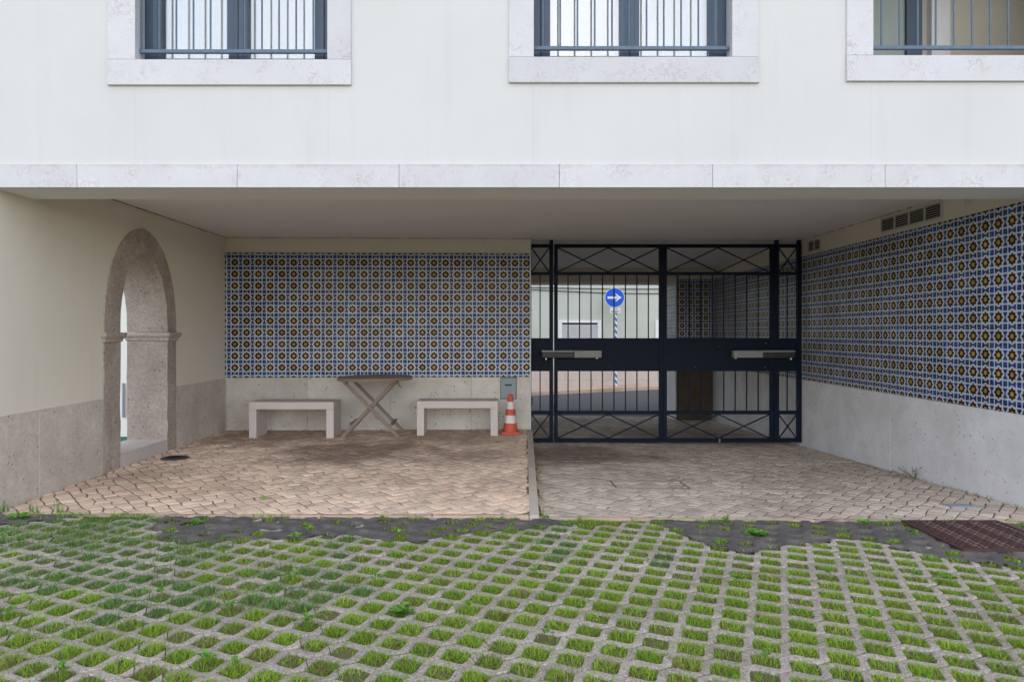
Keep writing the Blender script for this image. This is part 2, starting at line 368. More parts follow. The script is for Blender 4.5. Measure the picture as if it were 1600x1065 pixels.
# ------------------------------------------------------------------ wavy lattice pavers
PIT = .1335; P = PIT * math.sqrt(2); ROW = P / 2; ANG = R(23.3)
Dv = Vector((math.cos(ANG), math.sin(ANG))); Ev = Vector((-math.sin(ANG), math.cos(ANG)))
ORG = Vector((-.125, 2.714))
def cen(s):                       # rounded zigzag centre line, peak at s = 0
    ph = s / P * 2 * math.pi
    return ROW / 2 * math.asin(.86 * math.cos(ph)) / math.asin(.86)
HT, GAP, PLEN = .0285, .0022, 3
def paver_mesh(name):
    b = MB(); n = 16 * PLEN; L = PLEN * P; up, lo = [], []
    for i in range(n + 1):
        s_ = -P * .25 + GAP + (L - 2 * GAP) * i / n; c = cen(s_); lim = ROW / 2 - GAP
        up.append((s_, min(lim, c + HT))); lo.append((s_, max(-lim, c - HT)))
    ch = .005; H = .0; Dp = -.06
    def inset(e, sgn): return [(x, y - sgn * ch) for x, y in e]
    ui, li = inset(up, 1), inset(lo, -1)
    V = [(x, y, H) for x, y in ui] + [(x, y, H) for x, y in li] + [(x, y, H - .006) for x, y in up] + [(x, y, H - .006) for x, y in lo] + [(x, y, Dp) for x, y in up] + [(x, y, Dp) for x, y in lo]
    k = n + 1; F = []
    for i in range(n):
        F.append((k + i, k + i + 1, i + 1, i)); F.append((i, i + 1, 2 * k + i + 1, 2 * k + i)); F.append((3 * k + i, 3 * k + i + 1, k + i + 1, k + i))
        F.append((2 * k + i, 2 * k + i + 1, 4 * k + i + 1, 4 * k + i)); F.append((5 * k + i, 5 * k + i + 1, 3 * k + i + 1, 3 * k + i))
    for e in (0, n): F.append((e, 2 * k + e, 4 * k + e, 5 * k + e, 3 * k + e, k + e))
    b.faces(V, F, 'paver_concrete'); return b
pvb = paver_mesh('paver'); pv = pvb.mesh('paver')
bmx = bmesh.new(); bmx.from_mesh(pv); bmesh.ops.recalc_face_normals(bmx, faces=bmx.faces[:]); bmx.to_mesh(pv); bmx.free()
def inview(x, y, m=0.0):
    if y < 2.2 - m: return False
    return -786 * y / 1090 - .3 - m < x < 814 * y / 1090 + .3 + m and y < 4.62
cells = []; n_p = 0; restb = MB()
MANH = (2.55, 3.16, 3.87, 4.47)
def under_manhole(x, y, g=.0): return MANH[0] - g < x < MANH[1] + g and MANH[2] - g < y < MANH[3] + g
for k in range(-40, 60):
    par = k % 2
    for i in range(-20, 20):
        s0 = i * PLEN * P + (P / 2 if par else 0) + (0, .37, -.29)[(k // 7) % 3] * 0
        c = ORG + Dv * (s0 + (PLEN - 1) / 2 * P) + Ev * ((k + .5) * ROW)
        if not (-6 < c.x < 6 and 1.0 < c.y < 4.75): continue
        # keep the row inside the edging line and off the manhole
        ends = [ORG + Dv * (s0 - .25 * P + L_) + Ev * ((k + .5) * ROW) for L_ in (0, PLEN * P * .5, PLEN * P)]
        if max(e.y for e in ends) > 4.53 or any(under_manhole(e.x, e.y, .03) for e in ends): continue
        o2 = ORG + Dv * s0 + Ev * ((k + .5) * ROW); z = gz0(c.x, c.y) + rng.uniform(-.002, .003)
        if inview(c.x, c.y) and n_p < 300:
            o = link('paver', pv, lawn, (o2.x, o2.y, z)); o.rotation_euler = (rng.uniform(-.006, .006), rng.uniform(-.004, .004), ANG + rng.uniform(-.004, .004)); n_p += 1
        elif inview(c.x, c.y, 1.3):
            M = Matrix.Translation((o2.x, o2.y, z)) @ Matrix.Rotation(ANG, 4, 'Z')
            restb.rnd = rng.random(); restb.faces([M @ Vector(v) for v in pvb.v], pvb.f, 'paver_concrete')
tag(restb.build('paver_field', lawn), kind='stuff')
for k in range(-40, 60):
    for i in range(-45, 45):
        c = ORG + Dv * ((i + (.5 if k % 2 else 0)) * P) + Ev * (k * ROW)
        if inview(c.x, c.y, .6) and c.y < 4.52 and not under_manhole(c.x, c.y): cells.append(c)

# dark mortar smeared over the pavers along the edge: outlines in metres
def irregular(pts, seed, step=.03, amp=.02):
    out = []; n = len(pts)
    for i in range(n):
        a, c = Vector(pts[i]), Vector(pts[(i + 1) % n]); L = (c - a).length; m = max(1, int(L / step)); nr = Vector((-(c - a).y, (c - a).x)).normalized()
        for j in range(m):
            p = a + (c - a) * (j / m); w = 0 if j == 0 else noise.noise(Vector((p.x * 9, p.y * 9, seed))) * amp * 2
            out.append(p + nr * w)
    return out
def inpoly(x, y, pl):
    c = False; n = len(pl)
    for i in range(n):
        (x1, y1), (x2, y2) = pl[i], pl[(i + 1) % n]
        if (y1 > y) != (y2 > y) and x < (x2 - x1) * (y - y1) / (y2 - y1) + x1: c = not c
    return c
def cell_at(x, y):                # nearest lattice cell: distance in the diamond metric and a fixed random number of the cell
    w = Vector((x, y)) - ORG; u, v = w.dot(Dv) / P, w.dot(Ev) / ROW; kk = round(v); best = (9, 0, 0)
    for k2 in (kk - 1, kk, kk + 1):
        off = .5 if k2 % 2 else 0; i2 = round(u - off); du = abs(u - off - i2) * P; dv = abs(v - k2) * ROW
        best = min(best, (du + dv, k2, i2))
    return best[0], math.modf(abs(math.sin(best[1] * 12.9898 + best[2] * 78.233)) * 43758.5453)[0]
patches = [
    [(-3.6, 4.49), (-3.6, 4.16), (-3.27, 4.17), (-2.80, 4.36), (-2.72, 4.48)],
    [(-2.17, 4.475), (-2.14, 4.26), (-1.95, 3.96), (-1.62, 3.93), (-1.38, 4.02), (-1.15, 4.03), (-.92, 4.13), (-.74, 4.02), (-.52, 3.97), (-.30, 4.10), (-.04, 4.19), (.2, 4.30), (.40, 4.40), (.30, 4.475)],
    [(.95, 4.475), (1.03, 4.20), (1.13, 4.02), (1.20, 3.88), (1.38, 3.83), (1.50, 3.90), (1.68, 3.98), (1.88, 4.06), (2.02, 4.10), (2.12, 4.06), (2.22, 3.96), (2.30, 3.82), (2.42, 3.74), (2.60, 3.64), (2.80, 3.60), (3.1, 3.63), (3.4, 3.70), (3.8, 3.75), (3.8, 4.475)],
]
tar_polys = []
for i, pl in enumerate(patches):
    o = irregular(pl, i * 3.1); o = [(p.x, min(p.y, 4.478)) for p in o]; tar_polys.append(o)
    st = .009; bx0, bx1 = min(p[0] for p in o), max(p[0] for p in o); by0, by1 = min(p[1] for p in o), max(p[1] for p in o); idx = {}; V = []; F = []
    def vert(a, c):
        if (a, c) not in idx:
            x, y = bx0 + a * st, by0 + c * st; idx[a, c] = len(V)
            best, hsh = cell_at(x, y)
            dip = max(0.0, min(1.0, (.062 - best) / .02))
            V.append((x, y, gz0(x, y) + .006 - .011 * dip + .003 * noise.noise(Vector((x * 14, y * 14, 1)))))
        return idx[a, c]
    for a in range(int((bx1 - bx0) / st) + 1):
        for c in range(int((by1 - by0) / st) + 1):
            x, y = bx0 + (a + .5) * st, by0 + (c + .5) * st
            ds, hsh = cell_at(x, y); nx_ = .065 * noise.noise(Vector((x * 13, y * 13, 4))) + .012 * noise.noise(Vector((x * 60, y * 60, 8)))
            if ds < .055 + .012 * noise.noise(Vector((x * 50, y * 50, 2))) and hsh < .5: continue          # cells left open for the grass
            if inpoly(x, min(y + nx_, 4.47), o) and not under_manhole(x, y, .004): F.append((vert(a, c), vert(a + 1, c), vert(a + 1, c + 1), vert(a, c + 1)))
    mb_ = MB(); mb_.faces(V, F, 'dark_mortar', True); tag(mb_.build('mortar_patch'), kind='structure')
def on_tar(x, y): return any(inpoly(x, y, t) for t in tar_polys)

# ------------------------------------------------------------------ grass, one mass
gb = MB()
def blade(x, y, z, h, lean, az, w, m, r):
    gb.rnd = r; dx, dy = math.cos(az), math.sin(az); px, py = -dy * w, dx * w
    m1 = (x + dx * lean * .35, y + dy * lean * .35, z + h * .6); tp = (x + dx * lean, y + dy * lean, z + h)
    gb.faces([(x - px, y - py, z), (x + px, y + py, z), (m1[0] + px * .8, m1[1] + py * .8, m1[2]), (m1[0] - px * .8, m1[1] - py * .8, m1[2]), tp], [(0, 1, 2, 3), (3, 2, 4)], m)
def leafy(x, y, z, r, n, m='leaf_broad'):
    for k in range(n):
        az = rng.uniform(0, 6.28); L = r * rng.uniform(.5, 1.1); w = L * .32; h = rng.uniform(.008, .03); gb.rnd = rng.random()
        c = Vector((x + rng.uniform(-r, r) * .4, y + rng.uniform(-r, r) * .4, z)); d = Vector((math.cos(az), math.sin(az), 0)); q = Vector((-d.y, d.x, 0))
        gb.faces([c, c + d * L * .5 + q * w + Vector((0, 0, h)), c + d * L + Vector((0, 0, h * .8)), c + d * L * .5 - q * w + Vector((0, 0, h))], [(0, 1, 2, 3)], m)
for c in cells:
    z = gz0(c.x, c.y) - .010; tar = on_tar(c.x, c.y)
    d1 = noise.noise(Vector((c.x * 1.7, c.y * 1.7, 3.1))); d2 = noise.noise(Vector((c.x * 6, c.y * 6, 7)))
    left = max(0.0, min(1.0, (-c.x - .7) / 1.2)) * max(0.0, min(1.0, (c.y - 2.55) / .5))
    blue = d1 * 1.1 + left * .75 + d2 * .35 > .52
    nb = int((380 if c.y < 3.4 else 260) * max(.15, min(1.2, .86 + .6 * d2 + rng.uniform(-.35, .2)))) if rng.random() > .035 else rng.randint(40, 90)
    if tar: nb = rng.randint(30, 170) if cell_at(c.x, c.y)[1] < .5 else rng.choice((0, 0, 8, 20))
    cellr = rng.random(); dryc = rng.random() < .12
    for _ in range(int(nb * (1.15 if blue else 1))):
        a, q = rng.uniform(-1, 1), rng.uniform(-1, 1); hw = .049 + (.018 if blue else .007)
        if tar: a *= .75; q *= .75
        o = (Dv + Ev) * (a * hw * .7071) + (Ev - Dv) * (q * hw * .7071); o = Vector((o.x, o.y))
        x, y = c.x + o.x, c.y + o.y
        edge = max(abs(a), abs(q)); h = rng.uniform(.009, .026) * (.8 if tar else 1) * (1.12 - .35 * edge) * (1.1 if blue else 1)
        m = 'grass_blue' if blue and rng.random() < .8 else ('grass_dry' if rng.random() < (.07 + .14 * (d2 > .25) + .25 * dryc) else 'grass_bright')
        az = math.atan2(o.y, o.x) + rng.gauss(0, 1.6)
        blade(x, y, z + (.004 if tar else 0), h, rng.uniform(.008, .034), az, rng.uniform(.0010, .0020), m, .65 * cellr + .35 * rng.random())
    if rng.random() < .07: leafy(c.x, c.y, z + .03, rng.uniform(.02, .045), rng.randint(5, 12))
# tufts creeping along the edging and over ribs in the overgrown left part
for _ in range(2600):
    x = rng.uniform(-3.3, 3.6); y = 4.46 + rng.gauss(0, .018)
    if noise.noise(Vector((x * 3.2, 1.7, 0))) + .5 * noise.noise(Vector((x * 11, 4, 0))) < .12: continue
    blade(x, min(y, 4.5), gz0(x, y) - .005, rng.uniform(.015, .045), rng.uniform(0, .03), rng.uniform(0, 6.28), .0016, rng.choice(('grass_bright', 'grass_blue', 'grass_bright')), rng.random())
for _ in range(16000):
    x = rng.uniform(-3.0, -.8); y = rng.uniform(2.7, 4.4)
    if noise.noise(Vector((x * 2.1, y * 2.1, 9))) + .3 * noise.noise(Vector((x * 9, y * 9, 2))) < .16 or on_tar(x, y) or not inview(x, y, .3): continue
    blade(x, y, gz0(x, y) - .004, rng.uniform(.012, .035), rng.uniform(.005, .035), rng.uniform(0, 6.28), .0014, rng.choice(('grass_blue', 'grass_blue', 'grass_dry', 'grass_bright')), rng.random())
for _ in range(22000):
    x = rng.uniform(-2.9, 3.2); y = rng.uniform(2.3, 4.45)
    if noise.noise(Vector((x * 3.1, y * 3.1, 21))) + .5 * noise.noise(Vector((x * 12, y * 12, 5))) < .34 or on_tar(x, y) or not inview(x, y, .2) or under_manhole(x, y): continue
    blade(x, y, gz0(x, y) - .004, rng.uniform(.006, .022), rng.uniform(.006, .03), rng.uniform(0, 6.28), .0013, rng.choice(('grass_bright', 'grass_bright', 'grass_dry', 'grass_blue')), rng.random())
for x, y, r, n in ((-.43, 2.98, .06, 26), (1.52, 4.18, .08, 40), (-1.9, 4.3, .05, 16), (-3.05, 4.40, .07, 30), (2.98, 3.80, .05, 12)):
    leafy(x, y, gz0(x, y), r, n)
for x in (-3.26, -3.05, -2.9): 
    for _ in range(26): blade(x + rng.gauss(0, .02), 4.56 + rng.gauss(0, .015), -.01, rng.uniform(.03, .12), rng.uniform(.01, .05), rng.uniform(0, 6.28), .002, 'grass_blue', rng.random())
for _ in range(18): blade(-1.68 + rng.gauss(0, .02), 4.93 + rng.gauss(0, .015), .0, rng.uniform(.01, .03), .02, rng.uniform(0, 6.28), .003, 'grass_bright', rng.random())
for _ in range(420):                                     # weeds along the kerb foot and the right wall foot
    t = rng.random()
    if rng.random() < .45: x, y = .225 + .12 * t + rng.uniform(.0, .035), 4.56 + 3.2 * t ** 1.6
    else: x, y = RX - .02 - abs(rng.gauss(0, .02)), 4.6 + 2.6 * t
    if noise.noise(Vector((y * 4, x, 5))) < 0: continue
    blade(x, y, dz(x, y), rng.uniform(.008, .03), rng.uniform(.005, .02), rng.uniform(0, 6.28), .0022, rng.choice(('grass_bright', 'grass_dry', 'grass_blue')), rng.random())
tag(gb.build('grass'), 'short grass and small weeds growing in the paver cells and cracks', 'grass', kind='stuff')
wp = MB()                                                # a dry twiggy weed at the foot of the tiled wall
for k in range(7):
    a = rng.uniform(0, 6.28); L = rng.uniform(.06, .13); p0 = Vector((RX - .06, 6.17, dz(RX, 6.17)))
    p1 = p0 + Vector((math.cos(a) * .05 - .03, math.sin(a) * .05, L * .6)); p2 = p1 + Vector((math.cos(a) * .06, math.sin(a) * .07, L * .4))
    wp.tube([p0, p1, p2], [.003, .0025, .001], 'grass_dry', 5)
    for j in range(4):
        q = p1.lerp(p2, j / 3); d = Vector((rng.uniform(-1, 1), rng.uniform(-1, 1), rng.uniform(0, .6))) * .022; sd2 = d.cross(Vector((0, 0, 1))) * .4
        wp.poly([q, q + d * .5 + sd2, q + d, q + d * .5 - sd2], 'grass_blue')
tag(wp.build('dry_weed'), 'small twiggy dark weed at the foot of the blue tiled side wall', 'weed')

# ------------------------------------------------------------------ cobbled floors
def cobbles(name, parent, region, clampf, zf, mat, ang, pitch, keep=300, jit=.16):
    """jittered grid of stones; the 300 nearest are objects of their own, the others one mass"""
    ca, sa = math.cos(ang), math.sin(ang); x0, x1, y0, y1 = region; stones = []
    rr = random.Random(hash(name) % 1000 if False else len(name) * 7)
    n = int(9 / pitch); J = {}
    def node(i, j):
        if (i, j) not in J: J[i, j] = (i * pitch + rr.uniform(-jit, jit) * pitch, j * pitch + rr.uniform(-jit, jit) * pitch)
        return J[i, j]
    cx, cy = (x0 + x1) / 2, (y0 + y1) / 2
    for i in range(-n, n):
        for j in range(-n, n):
            q = [node(i, j), node(i + 1, j), node(i + 1, j + 1), node(i, j + 1)]
            q = [(cx + u * ca - v * sa, cy + u * sa + v * ca) for u, v in q]
            mx, my = sum(p[0] for p in q) / 4, sum(p[1] for p in q) / 4
            if not (x0 - pitch * .5 < mx < x1 + pitch * .5 and y0 - pitch * .5 < my < y1 + pitch * .5): continue
            q = [clampf(*p) for p in q]
            area = abs(sum(q[a][0] * q[(a + 1) % 4][1] - q[(a + 1) % 4][0] * q[a][1] for a in range(4))) / 2
            if area < pitch * pitch * .22: continue
            stones.append((my, mx, q))
    stones.sort(key=lambda s: s[0]); rest = MB(); cnt = 0
    for my, mx, q in stones:
        g = rr.uniform(.004, .008); pts = []
        for a in range(4):                                # cut corners, pull in by the joint
            p = Vector(q[a]); pv_, nx = Vector(q[a - 1]), Vector(q[(a + 1) % 4]); c = Vector((mx, my))
            for o in (pv_, nx):
                e = p.lerp(o, rr.uniform(.03, .11)); pts.append(e + (c - e).normalized() * g)
        h = rr.uniform(-.0025, .0025); zc = zf(mx, my); tilt = (rr.uniform(-.03, .03), rr.uniform(-.03, .03)); c = Vector((mx, my))
        V = []; m = len(pts)
        for ins, dzv in ((0, -.03), (0, -.004), (.0045, 0)):
            for p in pts:
                e = p + (c - p).normalized() * ins; V.append((e.x, e.y, zf(e.x, e.y) + h + dzv + (e.x - mx) * tilt[0] + (e.y - my) * tilt[1]))
        V.append((mx, my, zc + h + .001))
        F = [(a, (a + 1) % m, m + (a + 1) % m, m + a) for a in range(m)] + [(m + a, m + (a + 1) % m, 2 * m + (a + 1) % m, 2 * m + a) for a in range(m)] + [(2 * m + a, 2 * m + (a + 1) % m, 3 * m) for a in range(m)]
        vis = (cnt < keep and -786 * my / 1090 - .05 < mx < 814 * my / 1090 + .05)
        if vis:
            b = MB(); b.faces([(v[0] - mx, v[1] - my, v[2]) for v in V], F, mat); b.build('cobble', parent, (mx, my, 0)); cnt += 1
        else: rest.rnd = rr.random() + .001; rest.faces(V, F, mat)
    tag(rest.build(name, parent), kind='stuff')
kx = lambda y: .172 + (y - 4.54) * .031                   # left side of the kerb
b = MB(); b.poly([(LX - .02, 4.5, -.006), (kx(4.5) + .02, 4.5, -.006), (kx(8.5) + .02, 8.5, -.006), (LX - .02, 8.5, -.006)], 'joint_sand')
plat = tag(b.build('raised_pavement'), kind='structure')
cobbles('cobble_field', plat, (LX, .34, 4.54, 8.5), lambda x, y: (max(LX + .012, min(x, kx(y) - .004)), max(4.542, min(y, by(x) - .012))), lambda x, y: .0, 'cobble_warm', R(41), .088)
b = MB(); q = [(.2, 4.5), (RX + .02, 4.5), (RX + .02, 13.1), (.2, 13.1)]; b.poly([(x, y, dz(x, y) - .006) for x, y in q], 'joint_sand')
drive = tag(b.build('driveway'), kind='structure')
kr = lambda y: kx(y) + .066
cobbles('cobble_bed', drive, (.24, RX, 4.54, 13.07), lambda x, y: (max((kr(y) if y < 8.4 else .33) + .004, min(x, RX - .012)), max(4.542, min(y, 13.05))), dz, 'cobble_grey', R(49), .088)
# kerb between the two levels: a row of stones
y = 4.47; kerb = None
kroot = MB(); kroot.poly([(.18, 4.5, -.2), (.4, 4.5, -.2), (.4, 8.4, -.25), (.18, 8.4, -.25)], 'joint_sand'); kerb = tag(kroot.build('kerb'), kind='structure')
while y < 8.38:
    L = min(rng.uniform(.7, 1.0), 8.40 - y); b = MB(); sh = .031
    M = Matrix(((1, sh, 0, kx(4.54) - sh * 4.54), (0, 1, 0, 0), (0, 0, 1, 0), (0, 0, 0, 1)))
    b.box(0, .062, y + .003, y + L - .003, -.3, .004, 'kerb_stone', M, .006); b.build('kerb_stone', kerb); y += L
# flat edging stones along the front of both floors
ed = MB(); ed.poly([(-3.7, 4.46, -.07), (3.75, 4.46, -.11), (3.75, 4.55, -.11), (-3.7, 4.55, -.07)], 'joint_sand'); edge = tag(ed.build('front_edging'), kind='structure')
x = -3.65
while x < 3.72:
    L = rng.uniform(.55, .95); x2 = min(x + L, 3.72); b = MB()
    if x < .17 < x2: x2 = .17
    zt = -.004 if x < .17 else (dz((x + x2) / 2, 4.52) - .002)
    b.box(x + .002, x2 - .002, 4.484, 4.536, zt - .1, zt, 'edging_stone', None, .005); b.build('edging_stone', edge); x = x2

# ------------------------------------------------------------------ tiles
TP = .14
def clip_poly(pts, x0, x1, y0, y1):
    for ax, lim, sg in ((0, x0, 1), (0, x1, -1), (1, y0, 1), (1, y1, -1)):
        out = []
        for i in range(len(pts)):
            a, c = pts[i], pts[(i + 1) % len(pts)]; da, dc = (a[ax] - lim) * sg, (c[ax] - lim) * sg
            if da >= 0: out.append(a)
            if (da > 0 and dc < 0) or (da < 0 and dc > 0):
                t = da / (da - dc); out.append((a[0] + (c[0] - a[0]) * t, a[1] + (c[1] - a[1]) * t))
        pts = out
        if len(pts) < 3: return []
    return pts
def tile_shapes():
    sh = []; q = .148
    for sx in (-1, 1):
        for sy in (-1, 1): sh.append(([(sx * .5, sy * .5), (sx * (.5 - q), sy * .5), (sx * (.5 - q), sy * (.5 - q)), (sx * .5, sy * (.5 - q))], 'glaze_blue'))
    hb = [(-.30, 0), (-.30, .13), (-.20, .13), (-.05, .052), (.05, .052), (.20, .13), (.30, .13), (.30, 0)]
    hb = [(-.268, 0), (-.268, .148), (-.19, .148), (-.05, .05), (.05, .05), (.19, .148), (.268, .148), (.268, 0)]
    for k in range(4):
        a = k * math.pi / 2; ca, sa = round(math.cos(a)), round(math.sin(a)); pts = [(u, v - .5) for u, v in hb]
        sh.append(([(u * ca - v * sa, u * sa + v * ca) for u, v in pts], 'glaze_blue'))
    star = []
    for k in range(16):
        r = .37 if k % 4 == 0 else (.335 if k % 2 == 0 else .25); a = k * math.pi / 8; star.append((r * math.cos(a), r * math.sin(a)))
    sh.append((star, 'glaze_brown'))
    cs = []
    for k in range(16):
        r = .15 if k % 2 == 0 else .105; a = k * math.pi / 8; cs.append((r * math.cos(a), r * math.sin(a)))
    sh.append((cs, 'glaze_yellow'))
    return sh
SHAPES = tile_shapes()
def tile_into(b, u0, v0, x0=-.5, x1=.5, y0=-.5, y1=.5, M=None, full=True):
    """one tile in the local plane x,z (front towards -y), clipped to a part of itself"""
    g = .002; X0, X1, Y0, Y1 = x0 + g, x1 - g, y0 + g, y1 - g; T = TP
    def put(pts, d, m):
        V = [Vector((u0 + u * T, d, v0 + v * T)) for u, v in pts]
        if M is not None: V = [M @ p for p in V]
        b.poly(V, m)
    c = .005
    put([(X0 + c, Y0 + c), (X1 - c, Y0 + c), (X1 - c, Y1 - c), (X0 + c, Y1 - c)], -.008, 'glaze_white')
    o = [(X0, Y0), (X1, Y0), (X1, Y1), (X0, Y1)]; i = [(X0 + c, Y0 + c), (X1 - c, Y0 + c), (X1 - c, Y1 - c), (X0 + c, Y1 - c)]
    for k in range(4):
        l = (k + 1) % 4; ps = [(o[k], -.0065), (o[l], -.0065), (i[l], -.008), (i[k], -.008)]
        V = [Vector((u0 + p[0] * T, d, v0 + p[1] * T)) for p, d in ps]; b.poly([M @ p for p in V] if M is not None else V, 'glaze_white')
        ps = [(o[k], .002), (o[l], .002), (o[l], -.0065), (o[k], -.0065)]
        V = [Vector((u0 + p[0] * T, d, v0 + p[1] * T)) for p, d in ps]; b.poly([M @ p for p in V] if M is not None else V, 'grout')
    for k, (pts, m) in enumerate(SHAPES):
        pts = clip_poly(pts, X0, X1, Y0, Y1)
        if len(pts) < 3: continue
        ar = sum(pts[a][0] * pts[(a + 1) % len(pts)][1] - pts[(a + 1) % len(pts)][0] * pts[a][1] for a in range(len(pts)))
        if ar < 0: pts = pts[::-1]
        put(pts, -.0086 if m != 'glaze_yellow' else -.0092, m)
TM = {}
def tile_obj(parent, u, v, clip):
    if clip not in TM:
        b = MB(); tile_into(b, 0, 0, *clip); TM[clip] = b.mesh('tile')
    o = link('tile', TM[clip], parent, (u, 0, v)); o.rotation_euler = (rng.gauss(0, .0025), 0, rng.gauss(0, .0025)); return o
TOPF, BOTF = .346, .48            # cut rows at the top and the bottom
def tile_panel(parent, L, first, z0, z1, keep, far_first=False, singles=True):
    """fills the wall parent (local x along the wall 0..L, z up, front -y) with tiles; first = x of a star centre"""
    rows = []; z = z1 - TOPF * TP
    rows.append((z1 - TOPF * TP + .5 * TP, (-.5, -.5 + TOPF)))
    r0 = z - .5 * TP
    n = 0
    while r0 - .5 * TP > z0 + .002: rows.append((r0, (-.5, .5))); r0 -= TP; n += 1
    rows.append((r0, (max(-.5, (z0 - r0) / TP), .5)))
    # first row: bottom part of a tile whose centre is above the panel top
    rows[0] = (z + .5 * TP, (-.5, -.5 + TOPF))
    cols = []; x = first
    while x - .5 * TP > 0: x -= TP
    while x - .5 * TP < L - .002:
        a, c = max(-.5, (0 - x) / TP), min(.5, (L - x) / TP)
        if c - a > .04: cols.append((x, (a, c)))
        x += TP
    order = sorted(((cx, cl, rz, rc, i) for cx, cl in cols for i, (rz, rc) in enumerate(rows)), key=lambda t: t[0] * (-1 if far_first else 1))
    cnt = 0; rest = MB()
    for cx, cl, rz, rc, i in order:
        if rc[1] - rc[0] < .03: continue
        clip = (round(cl[0], 3), round(cl[1], 3), round(rc[0], 3), round(rc[1], 3))
        if singles and i > 0 and cnt < keep: tile_obj(parent, cx, rz, clip); cnt += 1
        else: rest.rnd = rng.random() * .999 + .0005; tile_into(rest, cx, rz, *clip)
    if rest.f: tag(rest.build('cut_tiles' if singles else 'tile_field', parent), kind='stuff')
def dado(parent, cuts, z0f, z1, mat, T=.016, name='dado_slab'):
    for a, c in zip(cuts, cuts[1:]):
        b = MB(); za, zc = z0f(a), z0f(c)
        bm = bmesh.new(); V = [bm.verts.new(p) for p in ((a + .0012, .004, za), (c - .0012, .004, zc), (c - .0012, .004, z1), (a + .0012, .004, z1), (a + .0012, -T, za), (c - .0012, -T, zc), (c - .0012, -T, z1), (a + .0012, -T, z1))]
        for f in ((3, 2, 1, 0), (4, 5, 6, 7), (0, 1, 5, 4), (1, 2, 6, 5), (2, 3, 7, 6), (3, 0, 4, 7)): bm.faces.new([V[i] for i in f])
        bmesh.ops.recalc_face_normals(bm, faces=bm.faces[:]); bmesh.ops.bevel(bm, geom=[e for e in bm.edges], offset=.002, segments=1, affect='EDGES')
        me = bpy.data.meshes.new(name); bm.to_mesh(me); bm.free(); me.materials.append(MATS[mat]); link(name, me, parent)

# back wall -------------------------------------------------------------
ang_b = math.atan2(.12, 3.657); LB = 3.657 / math.cos(ang_b)
bw = thing('back_wall', (LX, by(LX), 0), 'wall of dark blue star tiles over a pale stone base behind the table and benches', 'wall'); bw.rotation_euler = (0, 0, ang_b)
one('plaster', bw, -.02, LB, .0, .22, -.3, 2.45, 'plaster_cream')
one('end_trim', bw, LB + .0005, LB + .012, -.004, .224, -.3, 2.33, 'dado_smooth')
ZT, ZB = 2.128, .628
tile_panel(bw, LB, .117, ZB + .002, ZT, 300)
dado(bw, [0, .02, .98, 1.97, 2.95, LB], lambda x: -.05, ZB, 'dado_stone')
# right wall ------------------------------------------------------------
rw = thing('side_wall', (RX, 8.70, 0), 'long wall of blue and brown star tiles over a plain pale base on the right', 'wall'); rw.rotation_euler = (0, 0, -math.pi / 2)
LR = 8.70 - FY
one('plaster', rw, -4.37, LR - .005, 0, .3, -.6, 2.6, 'plaster_cream')
tile_panel(rw, LR - .01, 8.70 - 5.068, .590, 2.105, 300, far_first=True)
dado(rw, [0, 2.05, LR - .008], lambda x: dz(RX, 8.70 - x) - .04, .588, 'dado_smooth')
# the same wall beyond the gate
fw = thing('passage_wall', (RX, EX0, 0), 'dim tiled wall of the passage seen through the right gate leaf', 'wall'); fw.rotation_euler = (0, 0, -math.pi / 2)
one('backing', fw, -.01, EX0 - 8.74, .0005, .02, -.8, 2.3, 'plaster_cream')
tile_panel(fw, EX0 - 8.74, .07, .590, 2.105, 0, singles=False)
dado(fw, [0, 1.2, 2.4, EX0 - 8.74], lambda x: dz(RX, EX0 - x) - .04, .588, 'dado_smooth')
# pier at the far exit
pr = thing('exit_pier', (3.07, EX0, 0), 'dark tiled pier with a stained brown base at the far end of the passage', 'pier')
one('core', pr, 0, .64, .001, EX1 - EX0, -.8, 2.4, 'plaster_cream')
pf = bpy.data.objects.new('front_face', None)
tile_panel(pr, .637, .10, .590, 2.105, 80)
dado(pr, [0, .637], lambda x: -.45, .588, 'base_brown')
ps = thing('exit_jamb', (3.07, EX1, 0), 'pale daylit tiled jamb of the street exit beside the dark pier', 'jamb'); ps.rotation_euler = (0, 0, -math.pi / 2)
one('backing', ps, 0, EX1 - EX0, -.0002, .02, -.8, 2.3, 'plaster_cream')
tile_panel(ps, EX1 - EX0, .09, .590, 2.06, 0, singles=False)
dado(ps, [0, EX1 - EX0], lambda x: -.5, .588, 'dado_smooth')

# left wall with its stone arch -------------------------------------------
WT = .375
lw = thing('left_wall', (LX, FY, 0), 'cream plastered wall with a stone arch and grey stone base on the left', 'wall'); lw.rotation_euler = (0, 0, math.pi / 2)
